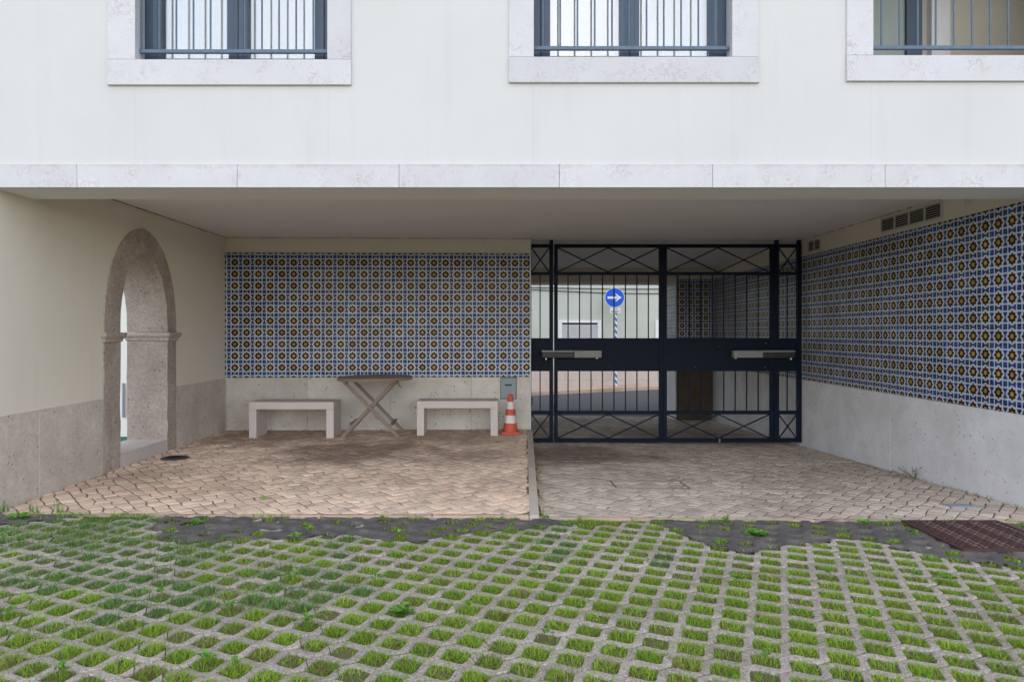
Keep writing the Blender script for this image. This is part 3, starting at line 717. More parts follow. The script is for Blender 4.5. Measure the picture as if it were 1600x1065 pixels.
# local x = y - FY, front is local -y (world +x)
A0, A1 = 5.80 - FY, 7.08 - FY       # outer faces of the jambs
JW0, JW1 = .245, .185
I0, I1 = A0 + JW0, A1 - JW1
AC = (I0 + I1) / 2; SPR = 1.175; HI, HO = .735, .945
def ell(a, c, h, t, tip=0.0):      # t 0..pi from right to left
    mid, hw = (a + c) / 2, (c - a) / 2; x = mid + hw * math.cos(t); z = SPR + h * math.sin(t) ** .92
    return x, z + tip * max(0.0, 1 - abs(math.cos(t)) * 7)
NA = 28
inner = [ell(I0, I1, HI, math.pi * k / NA) for k in range(NA + 1)]
outer = [ell(A0, A1, HO, math.pi * k / NA, .012) for k in range(NA + 1)]
LL = by(LX) - FY + .0
b = MB()   # plaster with an opening a little inside the outer line of the arch
E0 = .005
def strip_wall(b, y, flip):
    mid = [ell(A0 + .03, A1 - .03, HO - .03, math.pi * k / NA) for k in range(NA + 1)]
    fs = []
    fs.append([(E0, y, -.2), (A0 + .03, y, -.2), (A0 + .03, y, SPR), (E0, y, SPR)]); fs.append([(A1 - .03, y, -.2), (LL, y, -.2), (LL, y, SPR), (A1 - .03, y, SPR)])
    fs.append([(E0, y, SPR), (A0 + .03, y, SPR), (A0 + .03, y, 2.6), (E0, y, 2.6)]); fs.append([(A1 - .03, y, SPR), (LL, y, SPR), (LL, y, 2.6), (A1 - .03, y, 2.6)])
    for k in range(NA):
        (xa, za), (xb, zb) = mid[k], mid[k + 1]; fs.append([(xb, y, zb), (xa, y, za), (xa, y, 2.6), (xb, y, 2.6)])
    for f in fs: b.poly(f[::-1] if flip else f, 'plaster_cream')
strip_wall(b, 0, False); strip_wall(b, WT, True)
b.poly([(E0, 0, -.2), (E0, 0, 2.6), (E0, WT, 2.6), (E0, WT, -.2)], 'plaster_cream'); b.poly([(LL, 0, -.2), (LL, WT, -.2), (LL, WT, 2.6), (LL, 0, 2.6)], 'plaster_cream'); b.poly([(E0, 0, 2.6), (LL, 0, 2.6), (LL, WT, 2.6), (E0, WT, 2.6)], 'plaster_cream')
b.build('plaster', lw)
dado(lw, [.008, 4.99 - FY, A0 - .004], lambda x: -.06, .622, 'dado_warm', .012)
dado(lw, [A1 + .004, 8.31 - FY, LL - .018], lambda x: -.06, .622, 'dado_warm', .012)
ar = tag(bpy.data.objects.new('stone_arch', None), 'rough pinkish grey stone surround of the arched doorway'); COL.objects.link(ar); ar.parent = lw
def rough_box(name, x0, x1, y0, y1, z0, z1, parent, mat='arch_stone', amp=.006, seg=.05):
    bm = bmesh.new(); bmesh.ops.create_cube(bm, size=1)
    for v in bm.verts: v.co = Vector(((x0 + x1) / 2 + v.co.x * (x1 - x0), (y0 + y1) / 2 + v.co.y * (y1 - y0), (z0 + z1) / 2 + v.co.z * (z1 - z0)))
    for ax, d in ((0, x1 - x0), (1, y1 - y0), (2, z1 - z0)):
        lo = (x0, y0, z0)[ax]; n = max(1, int(d / seg))
        for k in range(1, n):
            nrm = Vector((0, 0, 0)); nrm[ax] = 1; p = Vector((0, 0, 0)); p[ax] = lo + d * k / n
            bmesh.ops.bisect_plane(bm, geom=bm.verts[:] + bm.edges[:] + bm.faces[:], plane_co=p, plane_no=nrm)
    for v in bm.verts: v.co += Vector(noise.noise_vector(v.co * 9 + Vector((seg, 7, 3)))) * amp
    me = bpy.data.meshes.new(name); bm.to_mesh(me); bm.free(); me.materials.append(MATS[mat]); return link(name, me, parent)
PR = -.014
rough_box('jamb', A0, I0, PR, WT + .012, -.05, 1.085, ar); rough_box('jamb', I1, A1, PR, WT + .012, -.05, 1.085, ar)
def impost(x0, x1):
    prof = [(0, 0), (.012, .012), (.014, .03), (.030, .048), (.036, .055), (.036, .088), (0, .088)]; b = MB(); vs = []
    bm = MB()
    lev = []
    for d, z in prof[1:-1]: lev.append([(x0 - d, PR - d - .002, 1.085 + z), (x1 + d, PR - d - .002, 1.085 + z), (x1 + d, WT + .012 + d, 1.085 + z), (x0 - d, WT + .012 + d, 1.085 + z)])
    lev = [[(x0, PR, 1.0855), (x1, PR, 1.0855), (x1, WT + .012, 1.0855), (x0, WT + .012, 1.0855)]] + lev
    for a, c in zip(lev, lev[1:]):
        for k in range(4): b.poly([a[k], a[(k + 1) % 4], c[(k + 1) % 4], c[k]], 'arch_stone')
    b.poly(lev[-1], 'arch_stone'); b.poly(lev[0][::-1], 'arch_stone'); b.build('impost', ar)
impost(A0, I0); impost(I1, A1)
def voussoir(k0, k1):
    b = MB(); n = 2
    for k in range(k0, k1):
        i0, i1, o0, o1 = inner[k], inner[k + 1], outer[k], outer[k + 1]
        j = lambda p, s: Vector(noise.noise_vector(Vector((p[0] * 8, s, p[1] * 8)))) * .004
        def pt(p, y): return Vector((p[0], y, p[1])) + j(p, y)
        b.poly([pt(i1, PR), pt(i0, PR), pt(o0, PR), pt(o1, PR)], 'arch_stone'); b.poly([pt(i0, WT + .012), pt(i1, WT + .012), pt(o1, WT + .012), pt(o0, WT + .012)], 'arch_stone')
        for q in range(6):
            ya, yb = PR + (WT + .012 - PR) * q / 6, PR + (WT + .012 - PR) * (q + 1) / 6
            b.poly([pt(i0, ya), pt(i1, ya), pt(i1, yb), pt(i0, yb)], 'arch_stone', True)
        b.poly([pt(o1, PR), pt(o0, PR), pt(o0, .05), pt(o1, .05)], 'arch_stone'); b.poly([pt(o0, WT - .04), pt(o1, WT - .04), pt(o1, WT + .012), pt(o0, WT + .012)], 'arch_stone')
    for k, fl in ((k0, 0), (k1, 1)):
        i, o = inner[k], outer[k]; f = [(i[0], PR, i[1]), (o[0], PR, o[1]), (o[0], WT, o[1]), (i[0], WT, i[1])]; b.poly(f[::-1] if fl else f, 'arch_stone')
    b.build('voussoir', ar)
voussoir(0, 14); voussoir(14, 28)
one('threshold', ar, I0 - .01, I1 + .01, -.006, WT, -.06, .118, 'bench_stone', None, .006)
# yard seen through the arch
yw = thing('white_yard_wall', (-3.74, 7.62, 0), 'bright white wall seen as a strip through the stone arch', 'wall')
one('wall', yw, -6, 0, 0, .2, -.1, 3.0, 'plaster_white'); one('skirting', yw, -6, 0, -.012, -.0005, -.1, .035, 'green_paint')
pb = MB(); pb.tube([(-.39, -.03, .25), (-.39, -.03, .62)], .014, 'box_grey'); pb.build('pipe', yw)

# ------------------------------------------------------------------ ceiling and beam
b = MB()
b.box(LX - WT, RX + .3, BR, EX0, CEIL, CEIL + .25, 'plaster_ceiling'); ceil = tag(b.build('passage_ceiling'), kind='structure')
jn = MB(); yy = BR                                         # dark open joint along the tops of the side walls
while yy < 8.3:
    L = rng.uniform(.03, .16); r = rng.uniform(.002, .006); jn.box(LX - .004, LX + r, yy, yy + L, CEIL - r * 1.2, CEIL + .01, 'base_brown')
    if rng.random() < .7: jn.box(RX - r * .8, RX + .004, yy, yy + L, CEIL - r, CEIL + .01, 'base_brown')
    yy += L
xx = LX
while xx < .3:
    L = rng.uniform(.03, .2); r = rng.uniform(.001, .005); jn.box(xx, xx + L, by(xx) - r, by(xx) + .01, CEIL - r, CEIL + .01, 'base_brown'); xx += L
tag(jn.build('open_joint', ceil), kind='stuff')
b = MB(); b.box(.3, RX + .3, EX0, EX1, 2.05, CEIL + .25, 'plaster_cream'); b.build('exit_beam', ceil)
one('inner_block', ceil, -3.2, .28, 8.62, EX1, -.6, CEIL + .2, 'plaster_cream')

# ------------------------------------------------------------------ upper facade
uf = thing('upper_facade', (0, FY, BEAM), 'pale plastered upper wall with stone framed windows above the passage', 'building')
FT = 3.0   # wall height above the beam
X0, X1 = -3.75, 6.5
wins = [(-2.387, -1.141, 0.826), (.200, 1.487, 0.843), (2.403, 4.0, .853)]   # opening x0, x1, bottom above the beam
WTOP = 2.3
b = MB(); xs = [X0]
for a, c, z in wins: xs += [a - .006, c + .006]
xs.append(X1)
for i in range(0, len(xs), 2): b.box(xs[i], xs[i + 1], 0, .39, .152, FT, 'plaster_upper')
for a, c, z in wins: b.box(a - .0055, c + .0055, 0, .39, .152, z - .006, 'plaster_upper'); b.box(a - .0055, c + .0055, 0, .39, WTOP + .006, FT, 'plaster_upper')
b.build('facade_wall', uf)
one('beam_core', uf, X0, X1, .022, .39, 0, .1515, 'plaster_ceiling')
sx = X0
for nx in (-2.765, -1.725, -.675, .365, 1.36, 2.48, 3.55, 4.6, X1):      # stone band, slab by slab
    one('band_slab', uf, sx + .001, nx - .001, -.014, .0215, -.0015, .1505, 'band_stone', None, .003); sx = nx
one('building_side', uf, X0, X0 + .3, .391, EX1 - FY, .2, FT, 'plaster_upper'); one('building_side', uf, X1 - .3, X1, .391, EX1 - FY, .2, FT, 'plaster_upper')
one('building_rear', uf, X0 + .301, X1 - .301, EX1 - FY - .3, EX1 - FY, .45, FT, 'plaster_upper'); one('flat_roof', uf, X0, X1, 0, EX1 - FY, FT + .001, FT + .2, 'plaster_ceiling')
one('party_wall', uf, RX + .31, X1, .0, EX1 - FY, -2.8, -.002, 'plaster_cream')
def window(idx, a, c, z, label, cmul):
    w = MB(); fr = 'frame_blue'; y0, y1 = .115, .175; top = WTOP
    # outer frame, two sashes meeting in the middle
    w.box(a - .005, a + .05, y0, y1, z, top, fr); w.box(c - .05, c + .005, y0, y1, z, top, fr); w.box(a + .05, c - .05, y0, y1, z, z + .022, fr); w.box(a + .05, c - .05, y0, y1, top - .05, top, fr)
    o = tag(w.build('window', uf), label)
    mid = (a + c) / 2
    for s0, s1 in ((a + .052, mid - .002), (mid + .002, c - .052)):
        q = MB(); st = .062; ya, yb = y0 - .012, y1 - .01
        q.box(s0, s0 + st, ya, yb, z + .023, top - .051, fr, None, .004); q.box(s1 - st, s1, ya, yb, z + .023, top - .051, fr, None, .004)
        q.box(s0 + st + .0005, s1 - st - .0005, ya + .002, yb, z + .023, z + .055, fr, None, .004); q.box(s0 + st + .0005, s1 - st - .0005, ya + .002, yb, top - .11, top - .051, fr)
        q.box(s0 + st * .45, s0 + st * .55, ya - .003, ya + .004, z + .03, top - .06, fr)
        q.build('sash', o)
        g = MB(); g.box(s0 + st - .003, s1 - st + .003, y0 + .02, y0 + .026, z + .05, top - .1, 'window_glass'); g.build('pane', o)
        cu = MB(); n = 90; V = []; F = []
        for i in range(n + 1):
            u = i / n; x = s0 + .0 + (s1 - s0) * u; yy = .20 + .006 * math.sin(u * 26 + idx) + .003 * math.sin(u * 55 + 2 * idx)
            V += [(x, yy, z - .02), (x, yy, top)]
        for i in range(n): F.append((2 * i, 2 * i + 2, 2 * i + 3, 2 * i + 1))
        cu.faces(V, F, 'curtain', True); cu.build('curtain', o)
    return o
def surround(a, c, z, wl_, wr, bot, parent):
    T = -.016
    one('jamb_stone', parent, a - wl_, a, T, .11, z + .003, WTOP, 'limestone', None, .004); one('jamb_stone', parent, c, c + wr, T, .11, z + .003, WTOP, 'limestone', None, .004)
    one('sill_stone', parent, a - wl_ - .002, c + wr + .002, T - .004, .112, z - bot, z + .001, 'limestone', None, .004)
    one('lintel_stone', parent, a - wl_, c + wr, T, .11, WTOP + .003, WTOP + .16, 'limestone', None, .004)
def railing(a, c, z, xs_, y=.045):
    r = MB(); r.box(a + .004, c - .004, y - .012, y + .012, z, z + .024, 'rail_blue', None, .003); o = r.build('railing', uf); one('top_rail', o, a + .004, c - .004, y - .012, y + .012, z + .95, z + .974, 'rail_blue', None, .003)
    for x in xs_: bb = MB(); bb.tube([(x, y, z + .02), (x, y, z + .96)], .006, 'rail_blue', 10); bb.build('bar', o)
one('room_floor', uf, X0 + .31, X1 - .31, .391, EX1 - FY - .31, .46, .5, 'room_dark')
one('room_back', uf, X0 + .31, 2.2, 1.4, 1.45, .501, FT - .01, 'room_dark')
w1 = window(0, *wins[0], 'blue framed window with white curtains above the stone arch side', 1); surround(*wins[0], .178, .154, .163, w1)
w2 = window(1, *wins[1], 'blue framed window with white curtains above the gate', 1); surround(*wins[1], .162, .172, .165, w2)
railing(wins[0][0], wins[0][1], wins[0][2] + .064, [-2.372 + .1125 * k for k in range(0, 12) if -2.372 + .1125 * k < -1.15])
railing(wins[1][0], wins[1][1], wins[1][2] + .068, [.262 + .1135 * k for k in range(0, 11)])
a, c, z = wins[2]
lo = MB(); lo.box(2.30, 4.3, 1.15, 1.2, z - .1, WTOP + .1, 'loggia_beige'); lo.box(2.30, 4.3, .391, 1.15, z - .06, z - .005, 'loggia_beige'); lo.box(2.30, 4.3, .391, 1.15, WTOP + .05, WTOP + .1, 'plaster_white'); lo.box(4.25, 4.3, .391, 1.15, z, WTOP + .05, 'loggia_beige'); lo.box(2.28, 2.33, .391, 1.15, z - .05, WTOP + .05, 'loggia_beige')
lg = tag(lo.build('loggia', uf), 'open beige loggia with a railing at the right edge'); surround(a, c, z, .172, .17, .165, lg)
dm = MB(); dm.box(3.26, 3.345, 1.09, 1.149, z - .004, WTOP, 'frame_blue'); dm.box(3.348, 3.39, 1.10, 1.149, z - .004, WTOP, 'frame_blue'); dm.build('door_frame', lg)
one('door_panel', lg, 2.34, 3.259, 1.12, 1.149, z - .004, WTOP, 'loggia_green')
one('door_jamb', lg, 3.46, 3.61, 1.09, 1.149, z - .004, WTOP, 'limestone')
railing(a, c, z + .062, [2.487 + .119 * k for k in range(0, 13)])

# ------------------------------------------------------------------ the gate
gs = GY / 1090
gx = lambda p: (p - 786) * gs
gzz = lambda p: 1.18 - (p - 518) * gs
GP = 'gate_paint'
Z_top, Z_top2, Z_r1, Z_r1b, Z_p, Z_pb, Z_r2, Z_r2b, Z_b, Z_bb = [gzz(p) for p in (381.5, 387, 425, 429.7, 528, 579.5, 641.3, 646.8, 684, 690.5)]
def gate_part(root, x0, x1, bars, braces, stile_l, stile_r, d=.04):
    xl, xr = x0 + stile_l, x1 - stile_r
    one('stile', root, x0, xl, -d / 2, d / 2, Z_bb, Z_top, GP, None, .003); one('stile', root, xr, x1, -d / 2, d / 2, Z_bb, Z_top, GP, None, .003)
    for za, zb in ((Z_top2, Z_top), (Z_r1b, Z_r1), (Z_r2b, Z_r2), (Z_bb, Z_b)): one('rail', root, xl + .0005, xr - .0005, -d / 2 + .002, d / 2 - .002, za, zb, GP, None, .003)
    one('sheet_panel', root, xl + .0005, xr - .0005, -.006, .006, Z_pb, Z_p, GP)
    b_ = MB(); b_.box(xl + .001, xr - .001, -d / 2 + .002, d / 2 - .002, Z_p - .03, Z_p, GP); b_.box(xl + .001, xr - .001, -d / 2 + .002, d / 2 - .002, Z_pb, Z_pb + .03, GP); b_.build('panel_frame', root)
    for x in bars:
        for za, zb in ((Z_p, Z_r1b), (Z_r2, Z_pb)): one('bar', root, x - .0065, x + .0065, -.0065, .0065, za, zb, GP)
    n = braces
    for za, zb in ((Z_r1, Z_top2), (Z_b, Z_r2b)):
        for k in range(n):
            a = xl + (xr - xl) * k / n; c = xl + (xr - xl) * (k + 1) / n
            for p, q, yo in (((a, za), (c, zb), -.0045), ((a, zb), (c, za), .0045)):
                bb = MB(); bb.beam((p[0], yo, p[1]), (q[0], yo, q[1]), .015, .008, GP); bb.build('brace', root)
def leaf(name, px0, px1, bars, label, sl, sr):
    r = thing(name, (0, GY, 0), label, 'gate', 'leaves of the driveway gate'); gate_part(r, gx(px0), gx(px1), [gx(p) for p in bars], 2, sl, sr); return r
l1 = leaf('gate_leaf', 865.8, 1035.3, [887.6 + 17.92 * k for k in range(8)], 'left leaf of the dark metal gate with bars and crossed braces', .044, .046)
l2 = leaf('gate_leaf', 1035.9, 1208.3, [1059 + 17.94 * k for k in range(8)], 'right leaf of the dark metal gate with bars and crossed braces', .046, .046)
s1 = thing('gate_side_panel', (0, GY, 0), 'narrow fixed gate panel next to the tiled back wall', 'gate panel', 'fixed side panels of the gate'); gate_part(s1, gx(828.8), gx(864.2), [gx(843.9)], 1, .012, .046)
s2 = thing('gate_side_panel', (0, GY, 0), 'narrow fixed gate panel beside the long tiled side wall', 'gate panel', 'fixed side panels of the gate'); gate_part(s2, gx(1209.4), gx(1251.6), [gx(1229.8)], 1, .057, .056)
for s_, pa in ((s1, 861.3), (s2, 1213), (s2, 1248)): one('post_cap', s_, gx(pa) - .022, gx(pa) + .022, -.021, .021, Z_top + .0005, CEIL + .0, GP)
for s_, px in ((l1, 866.5), (l2, 1208.8)):
    for zz in (Z_r1 - .03, Z_r2 - .02):
        hb = MB(); hb.tube([(gx(px), -.028, zz), (gx(px), -.028, zz + .11)], .012, GP, 10); hb.build('hinge', s_)
one('latch', s1, gx(829.5), gx(832.5), -.05, -.021, .28, .38, 'opener_black', None, .004); one('latch', s2, gx(1242), gx(1244.5), -.05, -.021, .25, .35, 'opener_black', None, .004)
for root, pts in ((l2, ((1085.5, 573), (1195, 573.4), (1196, 535.5), (1123, 541))), (l1, ((950, 570),)), (s1, ((840, 574),))):
    for p, q in pts:
        bb = MB(); bb.lathe([(.0, 0), (.006, 0), (.006, .006), (.0, .008)], 0, 0, 'steel', 8); o = bb.build('screw', root, (gx(p), -.012, gzz(q))); o.rotation_euler = (R(90), 0, 0)
one('drop_bolt', l2, gx(1122), gx(1124), -.04, -.0205, Z_bb + .0, Z_bb + .05, 'opener_grey')
def opener(px0, px1, split, flip, label):
    r = thing('gate_opener', (0, GY - .09, 0), label, 'gate opener', 'gate opener arms')
    z0, z1 = gzz(558.6), gzz(546.8); xa, xb, xs_ = gx(px0), gx(px1), gx(split)
    lo_, hi_ = (xa, xs_) if not flip else (xs_, xb)
    m = MB(); m.box(lo_, hi_, -.045, .045, z0, z1 - .02, 'opener_black', None, .012); m.build('motor_housing', r)
    m = MB(); m.box(lo_ - .004, hi_ + .0, -.048, .048, z1 - .022, z1, 'opener_grey', None, .008); m.build('housing_lid', r)
    lo2, hi2 = (xs_ + .001, xb) if not flip else (xa, xs_ - .001)
    m = MB(); m.box(lo2, hi2, -.04, .04, z0 + .004, z1 - .002, 'opener_grey', None, .010); m.build('arm_cover', r)
    e = hi2 - .05 if not flip else lo2 + .05
    m = MB(); m.box(e - .012, e + .012, .02, .085, z0 - .012, z0 + .02, 'steel', None, .003); m.build('arm_bracket', r)
    e = lo_ + .05 if not flip else hi_ - .05
    m = MB(); m.box(e - .02, e + .02, .0, .084, z0 - .016, z0 + .01, 'opener_black', None, .003); m.tube([(e, -.03, z0 - .02), (e, -.03, z0 + .002)], .012, 'steel', 10); m.build('motor_bracket', r)
    return r
op1 = opener(846, 938, 895.5, False, 'grey and black gate opener arm across the left gate leaf')
op2 = opener(1140.6, 1236, 1186.5, True, 'grey and black gate opener arm across the right gate leaf')
m = MB(); m.tube([(gx(853), -.0, gzz(559)), (gx(851), .03, gzz(565)), (gx(841), .06, gzz(574))], .006, 'cable_black', 8); m.build('cable', op1)

# ------------------------------------------------------------------ table, benches, cone, box
def bench(x0, x1, y0, y1, h, label):
    r = thing('stone_bench', ((x0 + x1) / 2, (y0 + y1) / 2, 0), label, 'bench', 'stone benches'); w, d = (x1 - x0) / 2, (y1 - y0) / 2; t = .082
    one('seat', r, -w, w, -d, d, h - t, h, 'bench_stone', None, .004); one('leg', r, -w, -w + t, -d + .002, d - .002, .0, h - t - .0006, 'bench_stone', None, .003); one('leg', r, w - t, w, -d + .002, d - .002, .0, h - t - .0006, 'bench_stone', None, .003)
bench(-2.82, -1.88, 7.74, 8.10, .40, 'pale stone bench on the left of the folding table')
bench(-.98, -.06, 7.93, 8.26, .392, 'pale stone bench between the folding table and the traffic cone')
TX, TY, TH = -1.447, 7.93, .672
tb = thing('folding_table', (TX, TY, 0), 'round weathered wooden folding table with crossed legs between the two benches', 'table'); tb.rotation_euler = (0, R(-.6), R(2))
m = MB(); rad = .42; n = 44                                    # slatted round top inside a rim
sl = 9
for k in range(sl):
    y0 = -rad + .03 + (2 * rad - .06) * k / sl; y1 = y0 + (2 * rad - .06) / sl - .005
    hw = min(math.sqrt(max(0, (rad - .03) ** 2 - y0 * y0)), math.sqrt(max(0, (rad - .03) ** 2 - y1 * y1)))
    if hw > .05:
        e0 = math.sqrt(max(0, (rad - .028) ** 2 - y0 * y0)); e1 = math.sqrt(max(0, (rad - .028) ** 2 - y1 * y1))
        bb = MB(); bb.prism([(-e0, y0), (e0, y0), (e1, y1), (-e1, y1)], TH - .022, TH - .002, 'table_wood'); bb.build('slat', tb)
m = MB(); ri = rad - .036; V = []; F = []
for k in range(n):
    a = 2 * math.pi * k / n; c_, s_ = math.cos(a), math.sin(a)
    for rr_, zz in ((ri, TH - .03), (rad, TH - .034), (rad + .003, TH - .006), (rad - .004, TH), (ri, TH)): V.append((rr_ * c_, rr_ * s_, zz))
for k in range(n):
    for j in range(5): F.append((k * 5 + j, ((k + 1) % n) * 5 + j, ((k + 1) % n) * 5 + (j + 1) % 5, k * 5 + (j + 1) % 5))
m.faces(V, F, 'table_wood'); bm = m.build('rim', tb)
bmx = bmesh.new(); bmx.from_mesh(bm.data); bmesh.ops.recalc_face_normals(bmx, faces=bmx.faces[:]); bmx.to_mesh(bm.data); bmx.free()
for yo, rear in ((-.235, 0), (.235, 1)):
    yi = yo * .86
    for (xa, xb, y_) in ((-.315, .29, yo), (.26, -.345, yi)):
        bb = MB(); bb.beam((xa, y_, TH - .03), (xb, y_, .012), .036, .022, 'table_wood', (0, 1, 0), .004); bb.build('leg', tb)
for x_, z_ in ((.205, .15), (-.245, .16)): bb = MB(); bb.beam((x_, -.24, z_), (x_, .24, z_), .03, .02, 'table_wood', (0, 0, 1), .003); bb.build('stretcher', tb)
bb = MB(); bb.beam((-.30, -.3, TH - .045), (-.30, .3, TH - .045), .035, .024, 'table_wood', (0, 0, 1)); bb.beam((.25, -.3, TH - .045), (.25, .3, TH - .045), .035, .024, 'table_wood', (0, 0, 1)); bb.build('top_batten', tb)
bb = MB(); bb.tube([(-.03, -.245, .335), (-.03, .245, .335)], .007, 'steel', 8); bb.build('pivot_rod', tb)
bb = MB(); bb.tube([(.285, -.27, TH - .035), (.30, -.275, TH - .07), (.325, -.272, TH - .115)], .003, 'cable_black', 6); bb.tube([(.285, -.27, TH - .035), (.283, -.275, TH - .075), (.318, -.272, TH - .105)], .003, 'cable_black', 6); bb.build('strap', tb)
cn = thing('traffic_cone', (.085, 8.10, 0), 'orange and white striped traffic cone against the back wall', 'cone')
one('base', cn, -.105, .105, -.105, .105, 0, .03, 'cone_orange', None, .008)
def cr(z): return .086 - (z - .03) * (.086 - .027) / .425
for z0, z1, mm, nm in ((.03, .125, 'cone_orange', 'body'), (.1255, .215, 'cone_white', 'reflective_band'), (.2155, .285, 'cone_orange', 'body'), (.2855, .37, 'cone_white', 'reflective_band'), (.3705, .452, 'cone_orange', 'body')):
    m = MB(); e = .001 if 'band' in nm else 0; m.lathe([(cr(z0) + e, z0), (cr(z1) + e, z1)], 0, 0, mm, 28)
    if z1 > .45: m.lathe([(cr(z1), z1), (.022, z1 + .004), (.018, z1 - .03)], 0, 0, mm, 28)
    m.build(nm, cn)
mb = thing('meter_box', (.065, by(.065) - .018, .49), 'grey metal meter box door set in the stone base above the cone', 'meter box')
one('frame', mb, -.098, .098, -.006, .01, -.125, .137, 'box_dark'); one('door', mb, -.092, .092, -.014, -.0062, -.119, .131, 'box_grey', None, .003); one('slot_handle', mb, -.042, .042, -.018, -.0142, .036, .055, 'box_dark', None, .003)
# wall vents on the right wall
def vent(y0, y1, z0, z1, n, sl, label):
    r = thing('vent_grille', (RX, y0, 0), label, 'vent', 'wall vents'); r.rotation_euler = (0, 0, -math.pi / 2); L = y0 - y1
    one('backing', r, .004, L - .004, -.006, -.001, z0 + .004, z1 - .004, 'vent_dark')
    fr = MB(); t = .016
    fr.box(0, L, -.016, -.0002, z1 - t, z1, 'vent_white'); fr.box(0, L, -.016, -.0002, z0, z0 + t, 'vent_white')
    for k in range(n + 1):
        x = (L - t) * k / n; fr.box(x, x + t, -.0155, -.0003, z0 + t, z1 - t, 'vent_white')
    fr.build('frame', r)
    for k in range(sl):
        zz = z0 + t + (z1 - z0 - 2 * t) * (k + .5) / sl
        s_ = MB(); s_.box(-.0045, .0045, 0, L - 2 * t, -.0012, .0012, 'vent_white', Matrix.Translation((t, -.009, zz)) @ Matrix.Rotation(-math.pi / 2, 4, 'Z') @ Matrix.Rotation(R(35), 4, 'Y')); s_.build('slat', r)
vent(6.83, 5.875, 2.135, 2.285, 4, 6, 'long four part vent grille above the side wall tiles')
vent(8.46, 8.12, 2.13, 2.275, 2, 6, 'short vent grille above the side wall tiles next to the gate')
for y_, w in ((5.52, .07), (5.16, .08)):
    tag(one('cover_plate', None, RX - .008, RX - .0005, y_, y_ + w, 2.19, CEIL - .02, 'vent_white', None, .002), 'small blank cover plate above the side wall tiles, %s' % ('next to the long vent' if y_ > 5.3 else 'farthest from the vents'), 'plate')

# ------------------------------------------------------------------ covers in the floors
dr = thing('drain_cover', (-3.06, 6.5, 0), 'round dark drain cover beside the stone arch', 'drain cover')
m = MB(); m.lathe([(.12, .001), (.12, .010), (.105, .013), (.0, .013)], 0, 0, 'iron_dark', 28); m.build('rim', dr)
for k in range(-3, 4): one('slot', dr, -.07, .07, k * .022 - .004, k * .022 + .004, .0135, .015, 'vent_dark')
mh = thing('manhole_cover', (2.855, 4.17, gz0(2.85, 4.2) + .012), 'rusty square manhole cover in the dark strip at the right', 'manhole')
one('frame', mh, -.305, .305, -.30, .30, -.05, -.006, 'iron_dark')
fb = MB()
for a_ in ((-.305, .305, -.30, -.285), (-.305, .305, .285, .30), (-.305, -.29, -.285, .285), (.29, .305, -.285, .285)): fb.box(*a_, -.0055, .008, 'iron_rust')
fb.build('rim', mh)
one('lid', mh, -.286, .286, -.281, .281, -.0055, .003, 'iron_rust', None, .002)
kb = MB(); nk = 15
for i in range(nk):
    for j in range(nk):
        x, y = -.262 + .524 * i / (nk - 1), -.257 + .514 * j / (nk - 1); w1_, w2_ = (.011, .005) if (i + j) % 2 else (.005, .011)
        kb.box(x - w1_, x + w1_, y - w2_, y + w2_, .003, .0085, 'iron_worn' if (i // 2) % 2 else 'iron_rust')
tag(kb.build('tread_pattern', mh), kind='stuff')
ms = MB(); ms.box(2.50, 3.25, 4.478, 4.4835, -.1, -.03, 'kerb_stone'); 
c2 = thing('inspection_cover', (1.2, 5.73, 0), 'faint cobble filled inspection cover frame in the driveway', 'cover')
for a_ in ((-.30, .30, -.175, -.163), (-.30, .30, .163, .175), (-.30, -.288, -.163, .163), (.288, .30, -.163, .163)):
    f_ = MB(); vs = []
    x0, x1, y0, y1 = a_; f_.faces([(x, y, dz(1.2 + x, 5.73 + y) + zz) for zz in (-.02, .005) for x, y in ((x0, y0), (x1, y0), (x1, y1), (x0, y1))], [(4, 5, 6, 7), (0, 1, 5, 4), (1, 2, 6, 5), (2, 3, 7, 6), (3, 0, 4, 7)], 'cover_brown'); f_.build('frame_bar', c2)
f_ = MB(); f_.faces([(x, y, dz(3.27 + x, 5.0 + y) + .008) for x, y in ((-.09, -.05), (.09, -.05), (.09, .05), (-.09, .05))], [(0, 1, 2, 3)], 'box_grey'); f_.faces([(x, y, dz(3.27 + x, 5.0 + y) + zz) for zz in (-.02, .008) for x, y in ((-.09, -.05), (.09, -.05), (.09, .05), (-.09, .05))], [(0, 1, 5, 4), (1, 2, 6, 5), (2, 3, 7, 6), (3, 0, 4, 7)], 'box_grey')
tag(f_.build('water_cover', None, (3.27, 5.0, 0)), 'small grey cover plate in the cobbles close to the side wall', 'cover')

# ------------------------------------------------------------------ street beyond the passage
def rz(x, y):                     # road falls away from the passage and climbs to the right
    t = (y - 13.07) / 8; return -.40 * (1 - t) - .74 * t + .048 * (x - .89) * t
b = MB(); V = []; F = []; nx, ny = 12, 6
for j in range(ny + 1):
    for i in range(nx + 1):
        x = -30 + 60 * i / nx; y = 13.05 + 8.0 * j / ny; V.append((x, y, rz(x, y)))
for j in range(ny):
    for i in range(nx): a = j * (nx + 1) + i; F.append((a, a + 1, a + nx + 2, a + nx + 1))
b.faces(V, F, 'asphalt'); tag(b.build('street'), kind='structure')
sw = MB(); V = []
for i in range(25):
    x = -30 + 60 * i / 24; z = rz(x, 21.0) + .1
    V += [(x, 20.95, z - .2), (x, 20.95, z), (x, 22.2, z + .02)]
F = []
for i in range(24): F += [(3 * i, 3 * i + 3, 3 * i + 4, 3 * i + 1), (3 * i + 1, 3 * i + 4, 3 * i + 5, 3 * i + 2)]
sw.faces(V, F, 'cobble_warm'); tag(sw.build('far_pavement'), kind='structure')
HY = 22.0
hs_ = thing('street_house', (0, HY, 0), 'greenish cream house with a pink base across the street seen through the gate', 'building')
